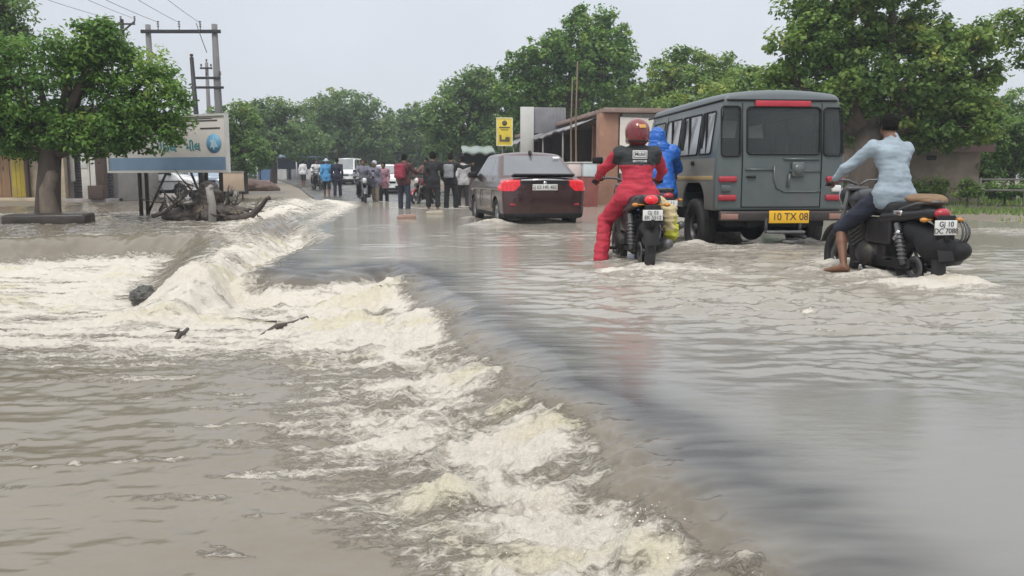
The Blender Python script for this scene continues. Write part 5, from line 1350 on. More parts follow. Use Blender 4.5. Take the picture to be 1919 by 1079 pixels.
    m = MB(); m.box((0, -L - .06, .575), (1.62, .10, .12), .02); m.build("rear_bumper", mat("bumper_dark", (.05, .04, .038), .6, .2, .25, 4, .1, 30, dirt=.3), root)
    m = MB(); m.box((.0, -L - .15, .38), (.50, .12, .035), .01); m.tube([(-.22, -L - .1, .40), (-.22, -L - .1, .55)], .02, 6); m.tube([(.22, -L - .1, .40), (.22, -L - .1, .55)], .02, 6); m.build("foot_step", STEEL, root)
    m = MB(); m.tube([(-.02, -L - .14, .26), (.10, -L - .16, .25), (.20, -L - .12, .27)], .026, 8); m.build("tow_hook", STEEL, root)
    plate(root, (.06, -L - .13, .565), .52, .155, YELLOWPL, "GJ 10 TX 0851")
    m = MB(); m.box((-.34, -.2, .50), (.10, 4.0, .16)); m.box((.34, -.2, .50), (.10, 4.0, .16)); m.box((0, -2.1, .50), (1.3, .1, .14)); m.build("chassis", BLACKPL, root)
    m = MB(); m.tube([(-.66, -1.38, .36), (.66, -1.38, .36)], .05, 8); m.ell((0, -1.38, .36), (.16, .17, .16)); m.build("rear_axle", BLACKPL, root)
    m = MB(); m.tube([(.30, .4, .34), (.32, -1.9, .33), (.36, -2.25, .30)], .03, 8); m.ell((.32, -.4, .35), (.10, .35, .09)); m.build("exhaust", STEEL, root)
    m = MB(); m.box((0, -.5, .70), (1.5, 3.4, .05)); m.build("floor_pan", BLACKPL, root)
    for sx_, sy_ in ((-.42, 1.0), (.42, 1.0), (-.42, -.1), (.42, -.1), (0, -.1)):
        m = MB(); m.box((sx_, sy_, 1.0), (.46, .46, .14), .04); m.box((sx_, sy_ - .24, 1.32), (.44, .13, .62), .05, rot=(R(8), 0, 0)); m.build("bench_seat", BLACKPL, root)
    root.scale = (1.035, 1.035, 1.04)
    for yy in (-1.38, 1.55):
        for s in (-1, 1): wheel(root, (s * .735, yy, .385), .385, .23, .20, STEEL, 0, s)
    return root
jeep()

# ---- motorcycles (forward = +Y, origin on the road between the wheels)
def mwheel(root, name, c, r, tw):
    w = MB().lathe([(r - tw * .5 + tw * .62 * math.cos(a), tw * .5 * math.sin(a)) for a in [k * math.pi / 5 for k in range(10)]], c, 'X', 32, 0, True, True).build(name, RUBBER, root)
    m = MB(); ri = r - tw * 1.0; c = Vector(c)
    m.lathe([(ri + .02, -.03), (ri + .025, .03), (ri, .028), (ri, -.028)], c, 'X', 32, 0, True, True)
    m.lathe([(.03, -.05), (.045, -.045), (.045, .045), (.03, .05)], c, 'X', 16)
    for k in range(6):
        a = math.pi * k / 3; d = Vector((0, math.cos(a), math.sin(a))); m.tube([c + d * .03, c + d * (ri + .01)], [.018, .013], 6)
    m.build("rim", mat("black_alloy", (.05, .05, .052), .4, .5, .15, 8, dirt=.3), w)
    m = MB(); m.lathe([(.05, -.055), (.11, -.055), (.11, -.050), (.05, -.050)], c, 'X', 20, 0, True, True); m.build("brake_disc", STEEL, w)
    return w
def motorcycle(name, label, loc, rz, body_col=(.02, .02, .022), tail_h=.80, tank_col=None, group=None, plate_txt="GJ 10\nBK 7293", plate_c=(0, -.945, .66), plate_w=.21, lit=False, detail=True, steer=0.0, vox=.014, mirrors=True, plate_h=.62):
    root = empty(name, label, "motorcycle", loc, rz, group)
    BP = mat("bike_body_" + str(abs(hash(body_col)) % 997), body_col, .4, .1, .15, 6, 0, 20, coat=.2, dirt=.1, spec=.35, dirtcol=(.14, .12, .10))
    TK = BP if tank_col is None else mat("bike_tank_" + str(abs(hash(tank_col)) % 997), tank_col, .28, .2, .1, 6, 0, 20, coat=.6, dirt=.1)
    mwheel(root, "rear_wheel", (0, -.63, .30), .30, .105)
    mwheel(root, "front_wheel", (0, .65, .30), .30, .085)
    m = MB()
    for s in (-1, 1): m.tube([(s * .075, .65, .30), (s * .08, .56, .55), (s * .085, .42, .98)], [.026, .026, .021], 8)
    m.box((0, .50, .78), (.22, .06, .05), .015); m.box((0, .42, .97), (.22, .06, .04), .015); m.build("fork", STEEL, root)
    m = MB()
    for s in (-1, 1): m.tube([(s * .02, .40, 1.01), (s * .10, .42, 1.05), (s * .22, .38, 1.055), (s * .38, .27, 1.02)], .013, 8)
    hb = m.build("handlebar", STEEL, root)
    for s in (-1, 1):
        m = MB(); m.tube([(s * .27, .345, 1.045), (s * .395, .26, 1.015)], [.019, .021], 8); m.tube([(s * .26, .37, 1.03), (s * .39, .32, 1.0)], .007, 5); m.build("grip", BLACKPL, hb)
        if not mirrors: continue
        m = MB(); m.tube([(s * .24, .37, 1.05), (s * .27, .36, 1.17), (s * .31, .33, 1.23)], .007, 6); m.box((s * .335, .32, 1.25), (.12, .03, .075), .014); m.build("mirror", BLACKPL, hb)
    sdf_mesh("fuel_tank", [sd_ell((0, .20, .86), (.145, .27, .115)), sd_box((0, .10, .80), (.08, .18, .04), .03)], vox, .05, TK, root)
    sdf_mesh("seat", [sd_box((0, -.20, .795), (.09, .16, .012), .035), sd_box((0, -.50, .825), (.085, .20, .012), .035, (R(-4), 0, 0)), sd_box((0, 0, .79), (.06, .05, .01), .03)], vox, .05, mat("seat_vinyl", (.014, .014, .015), .55, 0, .15, 12, .15, 60), root)
    sdf_mesh("tail_cowl", [seg_cap((-.10, -.25, .72), (-.075, -.80, tail_h - .02), .06, .04), seg_cap((.10, -.25, .72), (.075, -.80, tail_h - .02), .06, .04), sd_box((0, -.75, tail_h - .02), (.06, .10, .02), .02)], vox, .04, BP, root)
    sdf_mesh("side_panel", [sd_box((.105, -.18, .60), (.015, .17, .10), .02, (0, 0, 0)), sd_box((-.105, -.18, .60), (.015, .17, .10), .02), sd_box((0, -.18, .58), (.08, .15, .09), .02)], vox, .03, BP, root)
    sdf_mesh("engine", [sd_ell((0, .05, .38), (.17, .20, .13)), sd_box((0, .17, .52), (.075, .07, .12), .02, (R(-25), 0, 0)), sd_ell((.13, .0, .37), (.06, .13, .11)), sd_ell((-.13, .0, .37), (.06, .13, .11)), sd_box((0, -.15, .42), (.08, .08, .06), .02)], vox, .03, mat("engine_metal", (.038, .036, .035), .5, .5, .3, 9, .2, 40, dirt=.35), root)
    if detail:
        m = MB()
        for k in range(6): m.box((0, .19 + .018 * k, .47 + .036 * k), (.23, .19, .009), .003, rot=(R(-25), 0, 0))
        m.build("cooling_fin", STEEL, root)
    m = MB()
    m.tube([(0, .42, .92), (0, .36, .60), (0, .22, .26), (0, -.12, .25)], .022, 7); m.tube([(0, .40, .86), (0, -.05, .74), (0, -.30, .68), (0, -.70, .74)], .02, 7)
    for s in (-1, 1): m.tube([(s * .10, -.63, .30), (s * .09, -.18, .36), (s * .07, -.12, .45)], .02, 7)
    m.build("frame", BLACKPL, root)
    for s in (-1, 1):
        m = MB(); m.tube([(s * .125, -.58, .33), (s * .115, -.44, .68)], .028, 8)
        for k in range(7): t = .15 + .1 * k; m.lathe([(.036, -.007), (.042, 0), (.036, .007)], (s * (.125 - .01 * t), -.58 + .14 * t, .33 + .35 * t), 'Z', 10)
        m.build("shock_absorber", STEEL, root)
        m = MB(); m.tube([(s * .10, .02, .29), (s * .235, .02, .29)], .017, 7); m.build("footpeg", BLACKPL, root)
        m = MB(); m.tube([(s * .12, -.38, .36), (s * .21, -.40, .37)], .014, 7); m.build("footpeg", BLACKPL, root)
    m = MB(); m.tube([(.06, .22, .38), (.12, .26, .28), (.15, .05, .22), (.165, -.25, .27)], .022, 8); m.tube([(.165, -.22, .27), (.175, -.32, .29), (.19, -.85, .40), (.19, -.88, .405)], [.03, .048, .052, .03], 10); m.build("exhaust", STEEL, root)
    m = MB(); m.box((-.10, -.32, .33), (.03, .62, .10), .03); m.build("chain_cover", BLACKPL, root)
    # mudguards as arcs
    def guard(nm, c, r, a0, a1, w, mt):
        m = MB(); vs = []; n = 14
        for i in range(n + 1):
            a = R(a0 + (a1 - a0) * i / n); y, z = c[1] + r * math.cos(a), c[2] + r * math.sin(a); yi, zi = c[1] + (r - .012) * math.cos(a), c[2] + (r - .012) * math.sin(a)
            for k in range(5):
                x = -w / 2 + w * k / 4; dr = -.02 * (abs(k - 2) / 2) ** 2
                vs.append((x, c[1] + (r + dr) * math.cos(a), c[2] + (r + dr) * math.sin(a)))
        fs = [(i * 5 + k, i * 5 + k + 1, (i + 1) * 5 + k + 1, (i + 1) * 5 + k) for i in range(n) for k in range(4)]
        m.add(vs, fs, 0, True); return m.build(nm, mt, root)
    guard("front_mudguard", (0, .65, .30), .345, 20, 150, .13, BP)
    guard("rear_mudguard", (0, -.63, .32), .37, 60, 168, .14, BLACKPL)
    m = MB(); m.ell((0, .53, .90), (.105, .10, .115)); m.build("headlight", BP, root)
    m = MB(); m.ell((0, .60, .90), (.085, .05, .095)); m.build("headlight_glass", HEADLAMP, root)
    m = MB(); m.ell((0, -.875, tail_h - .02), (.072, .05, .047)); m.build("tail_light", REDLAMP if lit else REDLENS, root)
    m = MB(); m.tube([(0, -.78, tail_h - .06), (0, -.90, tail_h - .14), (0, -.95, plate_c[2] - .12)], .035, 6); m.box((0, -.935, plate_c[2]), (.16, .02, .20), .01); m.build("plate_bracket", BLACKPL, root)
    plate(root, plate_c, plate_w, plate_w * plate_h, WHITEPL, plate_txt)
    for s in (-1, 1):
        m = MB(); m.tube([(s * .05, -.84, tail_h - .07), (s * .15, -.87, tail_h - .07)], .008, 5); m.ell((s * .16, -.875, tail_h - .07), (.035, .03, .02)); m.build("indicator", mat("amber_lens", (.50, .20, .03), .3, 0, .1, 10), root)
    m = MB()
    for s in (-1, 1): m.tube([(s * .11, -.45, .80), (s * .12, -.70, .86), (s * .06, -.84, .875), (0, -.855, .875)], .012, 7)
    m.build("grab_rail", STEEL, root)
    return root

RB = at(1186, HORIZON, 9.1); RB_LOC, RB_RZ = (RB.x, 9.1, -.155), R(4)
bike_r = motorcycle("motorcycle", "black motorcycle with a glowing red tail lamp ridden by the person in red", RB_LOC, RB_RZ, (.02, .02, .022), .86, plate_txt="GJ 03\nEK 5512", plate_c=(0.0, -.95, .69), plate_w=.20, plate_h=.52, lit=True)
def seat_bag():
    root = empty("cloth_bag", "pale and yellow green cloth bag hanging on the right side of the lit motorcycle", "bag", RB_LOC, RB_RZ)
    sdf_mesh("bag", [sd_ell((.27, -.60, .62), (.065, .10, .17)), sd_ell((.285, -.62, .50), (.065, .09, .085)), seg_cap((.20, -.5, .82), (.25, -.58, .72), .035, .06)], .012, .05, [mat("pale_bag_cloth", (.50, .42, .24), .8, 0, .2, 6, .3, 30), mat("lime_bag_cloth", (.42, .43, .04), .8, 0, .2, 6, .3, 30)], root, wrinkle=.03, wscale=14, midx_fn=lambda c: ((c[:, 2] < .52) | ((c[:, 0] > .285) & (c[:, 2] < .66))).astype(int))
    m = MB(); m.tube([(.12, -.45, .84), (.19, -.5, .86), (.23, -.55, .78)], .014, 6); m.build("strap", mat("bag_strap", (.30, .25, .14), .8), root)
seat_bag()
MB_C = at(1652, HORIZON, 7.75); KB_LOC, KB_RZ = (MB_C.x, 7.72, -.175), R(8)
bike_k = motorcycle("motorcycle", "black motorcycle with a white rear plate ridden by the bareheaded man in blue", KB_LOC, KB_RZ, (.018, .018, .02), .80, plate_txt="GJ 10\nDC 7088", plate_c=(-.02, -.96, .67), plate_w=.195, mirrors=False)
def bike_extras(root):
    m = MB()
    for k, (rr_, dx) in enumerate(((.11, .0), (.095, .04), (.12, -.04))):
        P = [(.20 + dx, -.80 + rr_ * 1.1 * math.cos(a), .62 + rr_ * math.sin(a)) for a in [j * 2 * math.pi / 18 for j in range(19)]]; m.tube(P, .009, 6, cap=False)
    m.tube([(.16, -.70, .75), (.25, -.80, .74)], .009, 6); m.build("side_guard", STEEL, root)
    sdf_mesh("rear_hugger", [sd_ell((0, -.80, .50), (.13, .16, .12)), sd_ell((.17, -.80, .47), (.13, .17, .10)), seg_cap((0, -.55, .62), (0, -.85, .55), .11, .10)], .014, .06, BLACKPL, root)
    m = MB(); m.tube([(-.14, .02, .26), (-.22, -.25, .20), (-.30, -.30, .19)], .014, 7); m.build("side_stand", BLACKPL, root)
    m = MB(); m.box((-.13, -.46, .77), (.02, .13, .05), .01); m.build("side_badge", CHROME, root)
    m = MB(); m.tube([(-.125, -.50, .62), (-.13, -.44, .54)], .022, 7); m.build("chrome_lever", CHROME, root)
bike_extras(bike_k)
def pillion_pad():
    o = sdf_mesh("cushion", [sd_ell((0, -.62, .895), (.13, .19, .042)), sd_ell((0, -.76, .885), (.11, .10, .035))], .012, .05, mat("brown_pad", (.19, .12, .065), .7, 0, .25, 7, .3, 40), None, wrinkle=.015, wscale=12)
    o.location = KB_LOC; o.rotation_euler = (0, 0, KB_RZ); tag(o, "tan brown pad strapped on the tail of the black motorcycle at right", "cushion")
pillion_pad()
BB = at(1226, HORIZON, 11.9); BB_LOC, BB_RZ = (BB.x, 11.9, -.12), R(3)
motorcycle("motorcycle", "dark motorcycle mostly hidden behind the red rider, carrying the person in blue", BB_LOC, BB_RZ, (.03, .035, .05), .80, plate_txt="GJ 11\nAB 3364", detail=False, vox=.02)
def far_bike(px, Y, rz, lab, col, facing=True):
    c = at(px, HORIZON, Y); loc = (c.x, Y, max(gz(c.x, Y), -.10))
    b = motorcycle("motorcycle", lab, loc, rz, col, .80, tank_col=col, detail=False, vox=.028, group="motorcycles far up the road"); return loc, rz
FB1 = far_bike(681, 31.0, math.pi + R(14), "grey motorcycle with rider coming towards us left of the white hatchback", (.10, .10, .12))
FB2 = far_bike(797, 29.5, math.pi + R(-25), "dull red motorcycle standing behind the person with the red backpack", (.22, .03, .035))
FB3 = far_bike(594, 46.0, math.pi + R(30), "dark motorcycle behind the person in the bright blue shirt", (.03, .03, .045))
# ================================================================== PEOPLE
SKIN = mat("brown_skin", (.17, .085, .05), .5, 0, .1, 12, .1, 90, spec=.4)
HAIR = mat("black_hair", (.009, .008, .007), .8, 0, .3, 40, .8, 120, spec=.15)
EYE = mat("eye_white", (.6, .58, .55), .2)
def cloth(name, col, **k): return mat(name, col, k.pop('rough', .8), 0, k.pop('var', .2), k.pop('scale', 7), k.pop('bump', .55), k.pop('bscale', 9), bdist=.035, **k)
SANDAL = mat("dark_sandal", (.03, .025, .022), .7)

def standing(h=1.68, la=.10, ra=-.10, arm_l=None, arm_r=None, lean=.02, twist=0, spread=.10):
    """joints of a standing / walking figure facing +Y; la, ra: fore-aft swing of the legs"""
    s = h / 1.68; J = {}
    J['pelvis'] = (0, 0, .92); J['waist'] = (0, lean * .5, 1.06); J['chest'] = (0, lean, 1.26); J['neck'] = (0, lean * 1.3 - .01, 1.42); J['head'] = (0, lean * 1.5 + .015, 1.565)
    for sd, sw, nm in ((-1, la, 'l'), (1, ra, 'r')):
        J['hip_' + nm] = (sd * .085, 0, .88); J['knee_' + nm] = (sd * spread, sw * .55 + .02, .48); J['ankle_' + nm] = (sd * spread, sw, .08); J['toe_' + nm] = (sd * (spread + .025), sw + .15, .03)
        J['sho_' + nm] = (sd * .175, lean, 1.36)
        A = arm_l if nm == 'l' else arm_r
        if A is None: A = ((sd * .225, -sw * .5 - .02, 1.09), (sd * .22, -sw * .9 + .07, .86))
        J['elb_' + nm], J['wri_' + nm] = A
    return {k: Vector(v) * s for k, v in J.items()}

def hand_prims(w, d, up, side, curl, s=1.0):
    """palm, four unequal bent fingers and a thumb off the palm's side. w wrist, d forward, up = back of the hand, side = thumb direction"""
    w, d, up, side = Vector(w), Vector(d).normalized(), Vector(up).normalized(), Vector(side).normalized()
    P = [(seg_cap(w, w + d * .05 * s, .024 * s, .026 * s), .012)]
    for k in range(4):
        o = (k - 1.5) * .019 * s
        b = w + d * .078 * s - side * o * -1
        P.append((seg_cap(w + d * .03 * s + side * o * .8, b, .015 * s, .0115 * s), .010))
        L = (.030, .036, .033, .025)[k] * s; a = curl; q = b
        for j in range(2):
            dd = (d * math.cos(a) - up * math.sin(a)).normalized(); e = q + dd * L; P.append((seg_cap(q, e, .0098 * s, .0085 * s), .003)); q = e; a += curl * .9; L *= .8
    t0 = w + d * .025 * s + side * .026 * s; t1 = t0 + (d * .6 + side * .75 - up * .2).normalized() * .035 * s; t2 = t1 + (d * .9 + side * .15 - up * .5 * min(curl, 1)).normalized() * .028 * s
    P += [(seg_cap(t0, t1, .0125 * s, .011 * s), .008), (seg_cap(t1, t2, .0105 * s, .009 * s), .003)]
    return P

def person(name, label, loc, rz, J, top=None, legs=None, sleeve=1.0, leg_len=1.0, hair='short', vox=.016, group=None, curl=.5, feet='bare', seated=False, bulk=1.0, top_hem=.0, face=False, top_midx=None, hand_up=None, beard=False, head_yaw=0.0, wr=.012, baggy=0.0, tail=0.0):
    root = empty(name, label, "person", loc, rz, group)
    j = J; s = (j['head'] - j['neck']).length / .146; b = bulk
    hd = j['head']; hr = Euler((0, 0, head_yaw))
    hv = lambda x, y, z: hd + (hr.to_matrix() @ Vector((x, y, z))) * s
    spine_d = (j['chest'] - j['pelvis']).normalized()
    B = [(sd_ell(hd + Vector((0, 0, .012)) * s, (.074 * s, .092 * s, .105 * s), hr), 0), (sd_ell(hv(0, .028, -.055), (.052 * s, .062 * s, .055 * s), hr), .03),
         (seg_cap(j['neck'] - spine_d * .03, hd - Vector((0, .012, .05)) * s, .056 * s, .052 * s), .025),
         (sd_ell(hv(0, .098, -.018), (.013 * s, .018 * s, .024 * s), hr), .012), (sd_ell(hv(0, .082, .018), (.05 * s, .016 * s, .012 * s), hr), .015),
         (sd_ell(hv(0, .086, -.062), (.026 * s, .012 * s, .010 * s), hr), .008)]
    for sg in (-1, 1): B.append((sd_ell(hv(sg * .076, -.012, -.005), (.012 * s, .022 * s, .033 * s), hr), .008))
    def torso(e):
        return [(seg_cap(j['pelvis'] + Vector((-.055, 0, 0)) * s, j['pelvis'] + Vector((.055, 0, 0)) * s, .108 * s * b + e, .108 * s * b + e), .05),
                (seg_cap(j['pelvis'], j['waist'], .115 * s * b + e, .108 * s * b + e), .06), (seg_cap(j['waist'], j['chest'], .112 * s * b + e, .105 * s * b + e), .06),
                (seg_cap(j['chest'] - (j['sho_r'] - j['sho_l']) * .20, j['chest'] + (j['sho_r'] - j['sho_l']) * .20, .108 * s + e, .108 * s + e), .06),
                (seg_cap(j['sho_l'], j['sho_r'], .060 * s + e, .060 * s + e), .06), (seg_cap(j['neck'] - spine_d * .06 * s, j['neck'], .07 * s + e, .056 * s + e), .05)]
    def arm(n, e, f0=0.0, f1=1.0):
        S, E, W = j['sho_' + n], j['elb_' + n], j['wri_' + n]
        P = [(seg_cap(S, S.lerp(E, min(1, f1 * 2)), .052 * s * b + e, (.052 - .010 * min(1, f1 * 2)) * s + e), .035)]
        if f1 > .5: t = (f1 - .5) * 2; P.append((seg_cap(E, E.lerp(W, t), .041 * s + e, (.041 - .014 * t) * s + e), .02))
        return P
    def leg(n, e, f1=1.0):
        Hp, K, A = j['hip_' + n], j['knee_' + n], j['ankle_' + n]
        t = min(1, f1 * 2); P = [(seg_cap(Hp, Hp.lerp(K, t), .084 * s * b + e, (.084 - .028 * t) * s + e), .045)]
        if f1 > .5:
            t = (f1 - .5) * 2; m = K.lerp(A, .35)
            if e <= .004: P += [(seg_cap(K, m, .054 * s + e, .056 * s + e), .02), (seg_cap(m, K.lerp(A, max(t, .4)), .055 * s + e, (.055 - .020 * t) * s + e), .02)]
            else: P.append((seg_cap(K, K.lerp(A, t), .058 * s + e, .056 * s + e), .02))
        return P
    B += torso(0)
    for n in 'lr':
        B += arm(n, 0); B += leg(n, 0)
        A, T = j['ankle_' + n], j['toe_' + n]
        if feet != 'boots':
            B += [(seg_cap(A + (A - T).normalized() * .04 * s - Vector((0, 0, .03)) * s, T, .033 * s, .024 * s), .025), (seg_cap(A, A.lerp(T, .6), .035 * s, .028 * s), .02)]
            if feet == 'bare' and vox < .013:
                sd = (T - A).cross(Vector((0, 0, 1))).normalized()
                for q in range(5): B.append((seg_cap(T + sd * (q - 2) * .016 * s, T + sd * (q - 2) * .018 * s + (T - A).normalized() * (.035 - .004 * q) * s, .010 * s, .008 * s), .004))
        W = j['wri_' + n]; d = (W - j['elb_' + n]).normalized()
        u = Vector(hand_up) if hand_up else (Vector((1, 0, 0)) if n == 'r' else Vector((-1, 0, 0)))
        if abs(u.dot(d)) > .9: u = Vector((0, 0, 1))
        u = (u - d * u.dot(d)).normalized(); sd = d.cross(u) * (1 if n == 'l' else -1)
        if hand_up is None and sd.y < 0: sd = -sd
        B += hand_prims(W, d, u, sd, curl, s)
    body = sdf_mesh("body", B, vox, .02, SKIN, root)
    if face:
        for sg in (-1, 1):
            m = MB(); c = hv(sg * .030, .079, .002); m.ell(c, (.012 * s, .010 * s, .009 * s), 0, 8); m.ell(c + Vector((0, .008, 0)) * s, (.006 * s, .004 * s, .006 * s), 1, 8); m.build("eye", [EYE, HAIR], root)
    e = .014
    if top is not None:
        P = torso(e)
        for n in 'lr': P += arm(n, e * .9, 0, sleeve)
        cuts = []
        if seated is False:
            for n in 'lr': P.append((seg_cap(j['hip_' + n] + Vector((0, 0, .04)), j['hip_' + n] + Vector((0, 0, -.03 - top_hem)), .095 * s * b + e, .10 * s * b + e), .06))
            cuts = [((0, 0, j['hip_l'].z - .09 * s - top_hem), (0, 0, -1))]
        else:
            cuts = [(tuple(j['pelvis'] - spine_d * (.10 + tail) * s), tuple(-spine_d))]
            if tail: P.append((sd_ell(j['pelvis'] + Vector((0, -.02, -.02)), (.20 * s * b, .165 * s * b, .17 * s)), .06))
        cuts.append((tuple(j['neck'] + Vector((0, 0, .015)) * s), (0, -.25, 1)))
        sdf_mesh("shirt", P, vox, .03, top, root, cuts=cuts if False else (cuts[:-1] if True else cuts), subs=[sd_ell(hd + Vector((0, .03, -.03)) * s, (.085 * s, .11 * s, .105 * s))], wrinkle=wr, wscale=8, midx_fn=top_midx)
    if legs is not None:
        P = torso(.010)[:1] + [(seg_cap(j['pelvis'], j['pelvis'].lerp(j['waist'], .6), .117 * s * b + .008, .11 * s * b + .008), .05)]
        for n in 'lr': P += leg(n, .016 + baggy, leg_len)
        sdf_mesh("trousers", P, vox, .03, legs, root, wrinkle=wr, wscale=9, wseed=4)
    if hair:
        r = 1.0 if hair == 'short' else 1.08
        sdf_mesh("hair", [(sd_ell(hv(0, -.008, .022), (.083 * s * r, .098 * s * r, .106 * s * r), hr), 0), (sd_ell(hv(0, -.05, -.02), (.066 * s * r, .05 * s * r, .07 * s * r), hr), .02)], min(vox, .014), .02, HAIR, root,
                 subs=[sd_ell(hv(0, .085, -.045), (.095 * s, .085 * s, .10 * s), hr), sd_box(hv(0, .02, -.12), (.14 * s, .14 * s, .05 * s), .01, hr)], wrinkle=.008, wscale=40)
    if feet == 'boots':
        for n in 'lr':
            A, T = j['ankle_' + n], j['toe_' + n]; sdf_mesh("boot", [(seg_cap(A + (A - T).normalized() * .03 - Vector((0, 0, .03)), T, .048 * s, .038 * s), 0), (seg_cap(A + Vector((0, 0, .08)), A - Vector((0, 0, .02)), .05 * s, .052 * s), .03)], vox, .03, SANDAL, root)
    elif feet == 'sandals':
        for n in 'lr':
            A, T = j['ankle_' + n], j['toe_' + n]; d = (T - A).normalized(); m = MB(); q = A.lerp(T, .45) - Vector((0, 0, .045)) * s
            m.tube([A - d * .05 - Vector((0, 0, .05)) * s, q, T + d * .02 - Vector((0, 0, .022)) * s], [.036 * s, .04 * s, .034 * s], 8); m.build("sandal", SANDAL, root)
    return root

# ---- the three riders: joints in their motorcycle's frame, hands on the grips, seat under the pelvis
def rider(spread=.17, lean=.10, foot_l=None, foot_r=None, knee_l=None, knee_r=None, y0=-.16, h=1.0, head=(0, .0, 0), zs=0.0):
    J = {'pelvis': (0, y0, .925 + zs), 'waist': (0, y0 + lean * .15 - .02, 1.07 + zs), 'chest': (0, y0 + lean * .75, 1.27 + zs), 'neck': (0, y0 + lean * 1.1, 1.43 + zs), 'head': (head[0], y0 + lean * 1.35 + head[1], 1.575 + zs + head[2])}
    for s, n in ((-1, 'l'), (1, 'r')):
        J['hip_' + n] = (s * .10, y0 + .03, .90 + zs); J['knee_' + n] = (s * .21, y0 + .42, .74); J['ankle_' + n] = (s * .20, .0, .37); J['toe_' + n] = (s * .215, .15, .335)
        J['sho_' + n] = (s * .185, y0 + lean, 1.365 + zs); J['elb_' + n] = (s * .335, y0 + .24, 1.16 + zs * .5); J['wri_' + n] = (s * .345, .225, 1.06)
    for k, v in (('ankle_l', foot_l), ('ankle_r', foot_r), ('knee_l', knee_l), ('knee_r', knee_r)):
        if v is not None:
            J[k] = v
            if k[:5] == 'ankle': J['toe_' + k[-1]] = (v[0] + (-.03 if k[-1] == 'l' else .03), v[1] + .16, v[2] - .04)
    return {k: Vector(v) for k, v in J.items()}

REDJ = cloth("red_suit", (.43, .025, .05), rough=.75); BLACKJ = cloth("black_yoke", (.018, .022, .024), rough=.7)
Jr = rider(lean=.02, foot_l=(-.35, -.05, .17), knee_l=(-.27, .12, .60), y0=-.20, zs=-.05)
def red_mid(c):
    return ((c[:, 2] > 1.185) & (np.abs(c[:, 0]) < .26) & (c[:, 2] > 1.185 + .35 * np.maximum(np.abs(c[:, 0]) - .19, 0))).astype(int)
red = person("person", "motorcyclist in a red suit with black shoulders and a dark red helmet, foot down", RB_LOC, RB_RZ, Jr, [REDJ, BLACKJ], REDJ, 1.0, 1.0, None, .011, feet='boots', seated=True, bulk=1.22, baggy=.008, tail=.02, top_midx=red_mid, curl=1.0, hand_up=(0, -.2, 1), wr=.016)
def red_helmet():
    h = Jr['head'] + Vector((0, 0, .01))
    shell = sdf_mesh("helmet", [(sd_ell(h + Vector((0, -.005, .012)), (.128, .145, .138)), 0), (sd_ell(h + Vector((0, -.02, -.07)), (.112, .115, .085)), .05), (seg_cap(h + Vector((-.06, .09, -.09)), h + Vector((.06, .09, -.09)), .045, .045), .05)], .010, .03,
        mat("helmet_red", (.16, .012, .016), .25, .1, .2, 6, 0, 20, coat=.8, dirt=.1), red, cuts=[(tuple(h + Vector((0, 0, -.135))), (0, .2, -1))], subs=[sd_box(h + Vector((0, .14, .0)), (.09, .05, .035), .02)])
    m = MB(); m.box((0, 0, 0), (.075, .006, .04), .003); o = m.build("helmet_sticker", mat("gold_sticker", (.55, .30, .08), .35, .3, .2, 20), shell); o.location = h + Vector((.025, -.146, .055)); o.rotation_euler = (R(-22), 0, R(8))
    m = MB(); P = [(h.x + .115 * math.sin(a), h.y - .02 - .118 * math.cos(a), h.z - .098) for a in [R(-70 + 140 * k / 12) for k in range(13)]]; m.tube(P, .009, 6); m.build("helmet_rim", BLACKPL, shell)
    m = MB(); m.box((0, 0, 0), (.20, .006, .048), .004); bb = m.build("visor", GLASS, shell); bb.location = h + Vector((0, .125, .02))
red_helmet()
def back_patch():
    z0 = 1.295; y0 = Jr['chest'].y - .142
    m = MB(); m.box((0, y0, z0), (.155, .012, .088), .004); p = m.build("back_patch", WHITEPL, red)
    m = MB(); m.box((0, y0 - .008, z0 + .002), (.138, .004, .062)); m.build("patch_border", INK, p)
    m = MB(); m.box((0, y0 - .0105, z0 + .002), (.126, .004, .052)); m.build("patch_field", WHITEPL, p)
    text("lettering", "Mobil", .052, INK, p, (0, y0 - .013, z0 + .004), ext=.001, bold=.0012, sx=.95)
    m = MB(); m.box((0, y0 - .001, z0 - .068), (.150, .010, .022), .002); b = m.build("back_strip", mat("grey_print", (.42, .43, .43), .6), red)
    text("lettering", "Racing Oil", .022, INK, b, (0, y0 - .007, z0 - .068), ext=.001)
back_patch()

BLUESHIRT = cloth("pale_blue_shirt", (.275, .335, .385), rough=.8); NAVY = cloth("navy_shorts", (.018, .022, .040))
Jk = rider(lean=.07, y0=-.17, foot_l=(-.34, .02, .18), knee_l=(-.27, .22, .60), zs=.0)
Jk['elb_r'] = Vector((.25, .10, 1.12)); Jk['sho_r'] = Jk['sho_r'] + Vector((-.04, 0, -.035)); Jk['sho_l'] = Jk['sho_l'] + Vector((.01, 0, -.02)); Jk['ankle_l'] = Vector((-.33, .02, .25)); Jk['toe_l'] = Vector((-.45, .13, .21)); Jk['head'] = Jk['head'] + Vector((-.01, .02, -.03))
man = person("person", "bareheaded man in pale blue long sleeves and navy shorts riding with a bare foot down", KB_LOC, KB_RZ, Jk, BLUESHIRT, NAVY, .97, .52, 'long', .010, feet='bare', seated=True, bulk=1.16, tail=.09, curl=1.0, hand_up=(0, -.2, 1), wr=.012)
BLUEC = cloth("bright_blue_raincoat", (.02, .13, .50), rough=.4)
Jb = rider(lean=.05, y0=-.2)
bl = person("person", "person in a bright blue hooded raincoat riding ahead, half hidden by the red rider", BB_LOC, BB_RZ, Jb, BLUEC, BLUEC, 1.0, .95, None, .018, seated=True, bulk=1.22, curl=1.0, feet='boots', hand_up=(0, -.2, 1), wr=.014)
h = Jb['head']
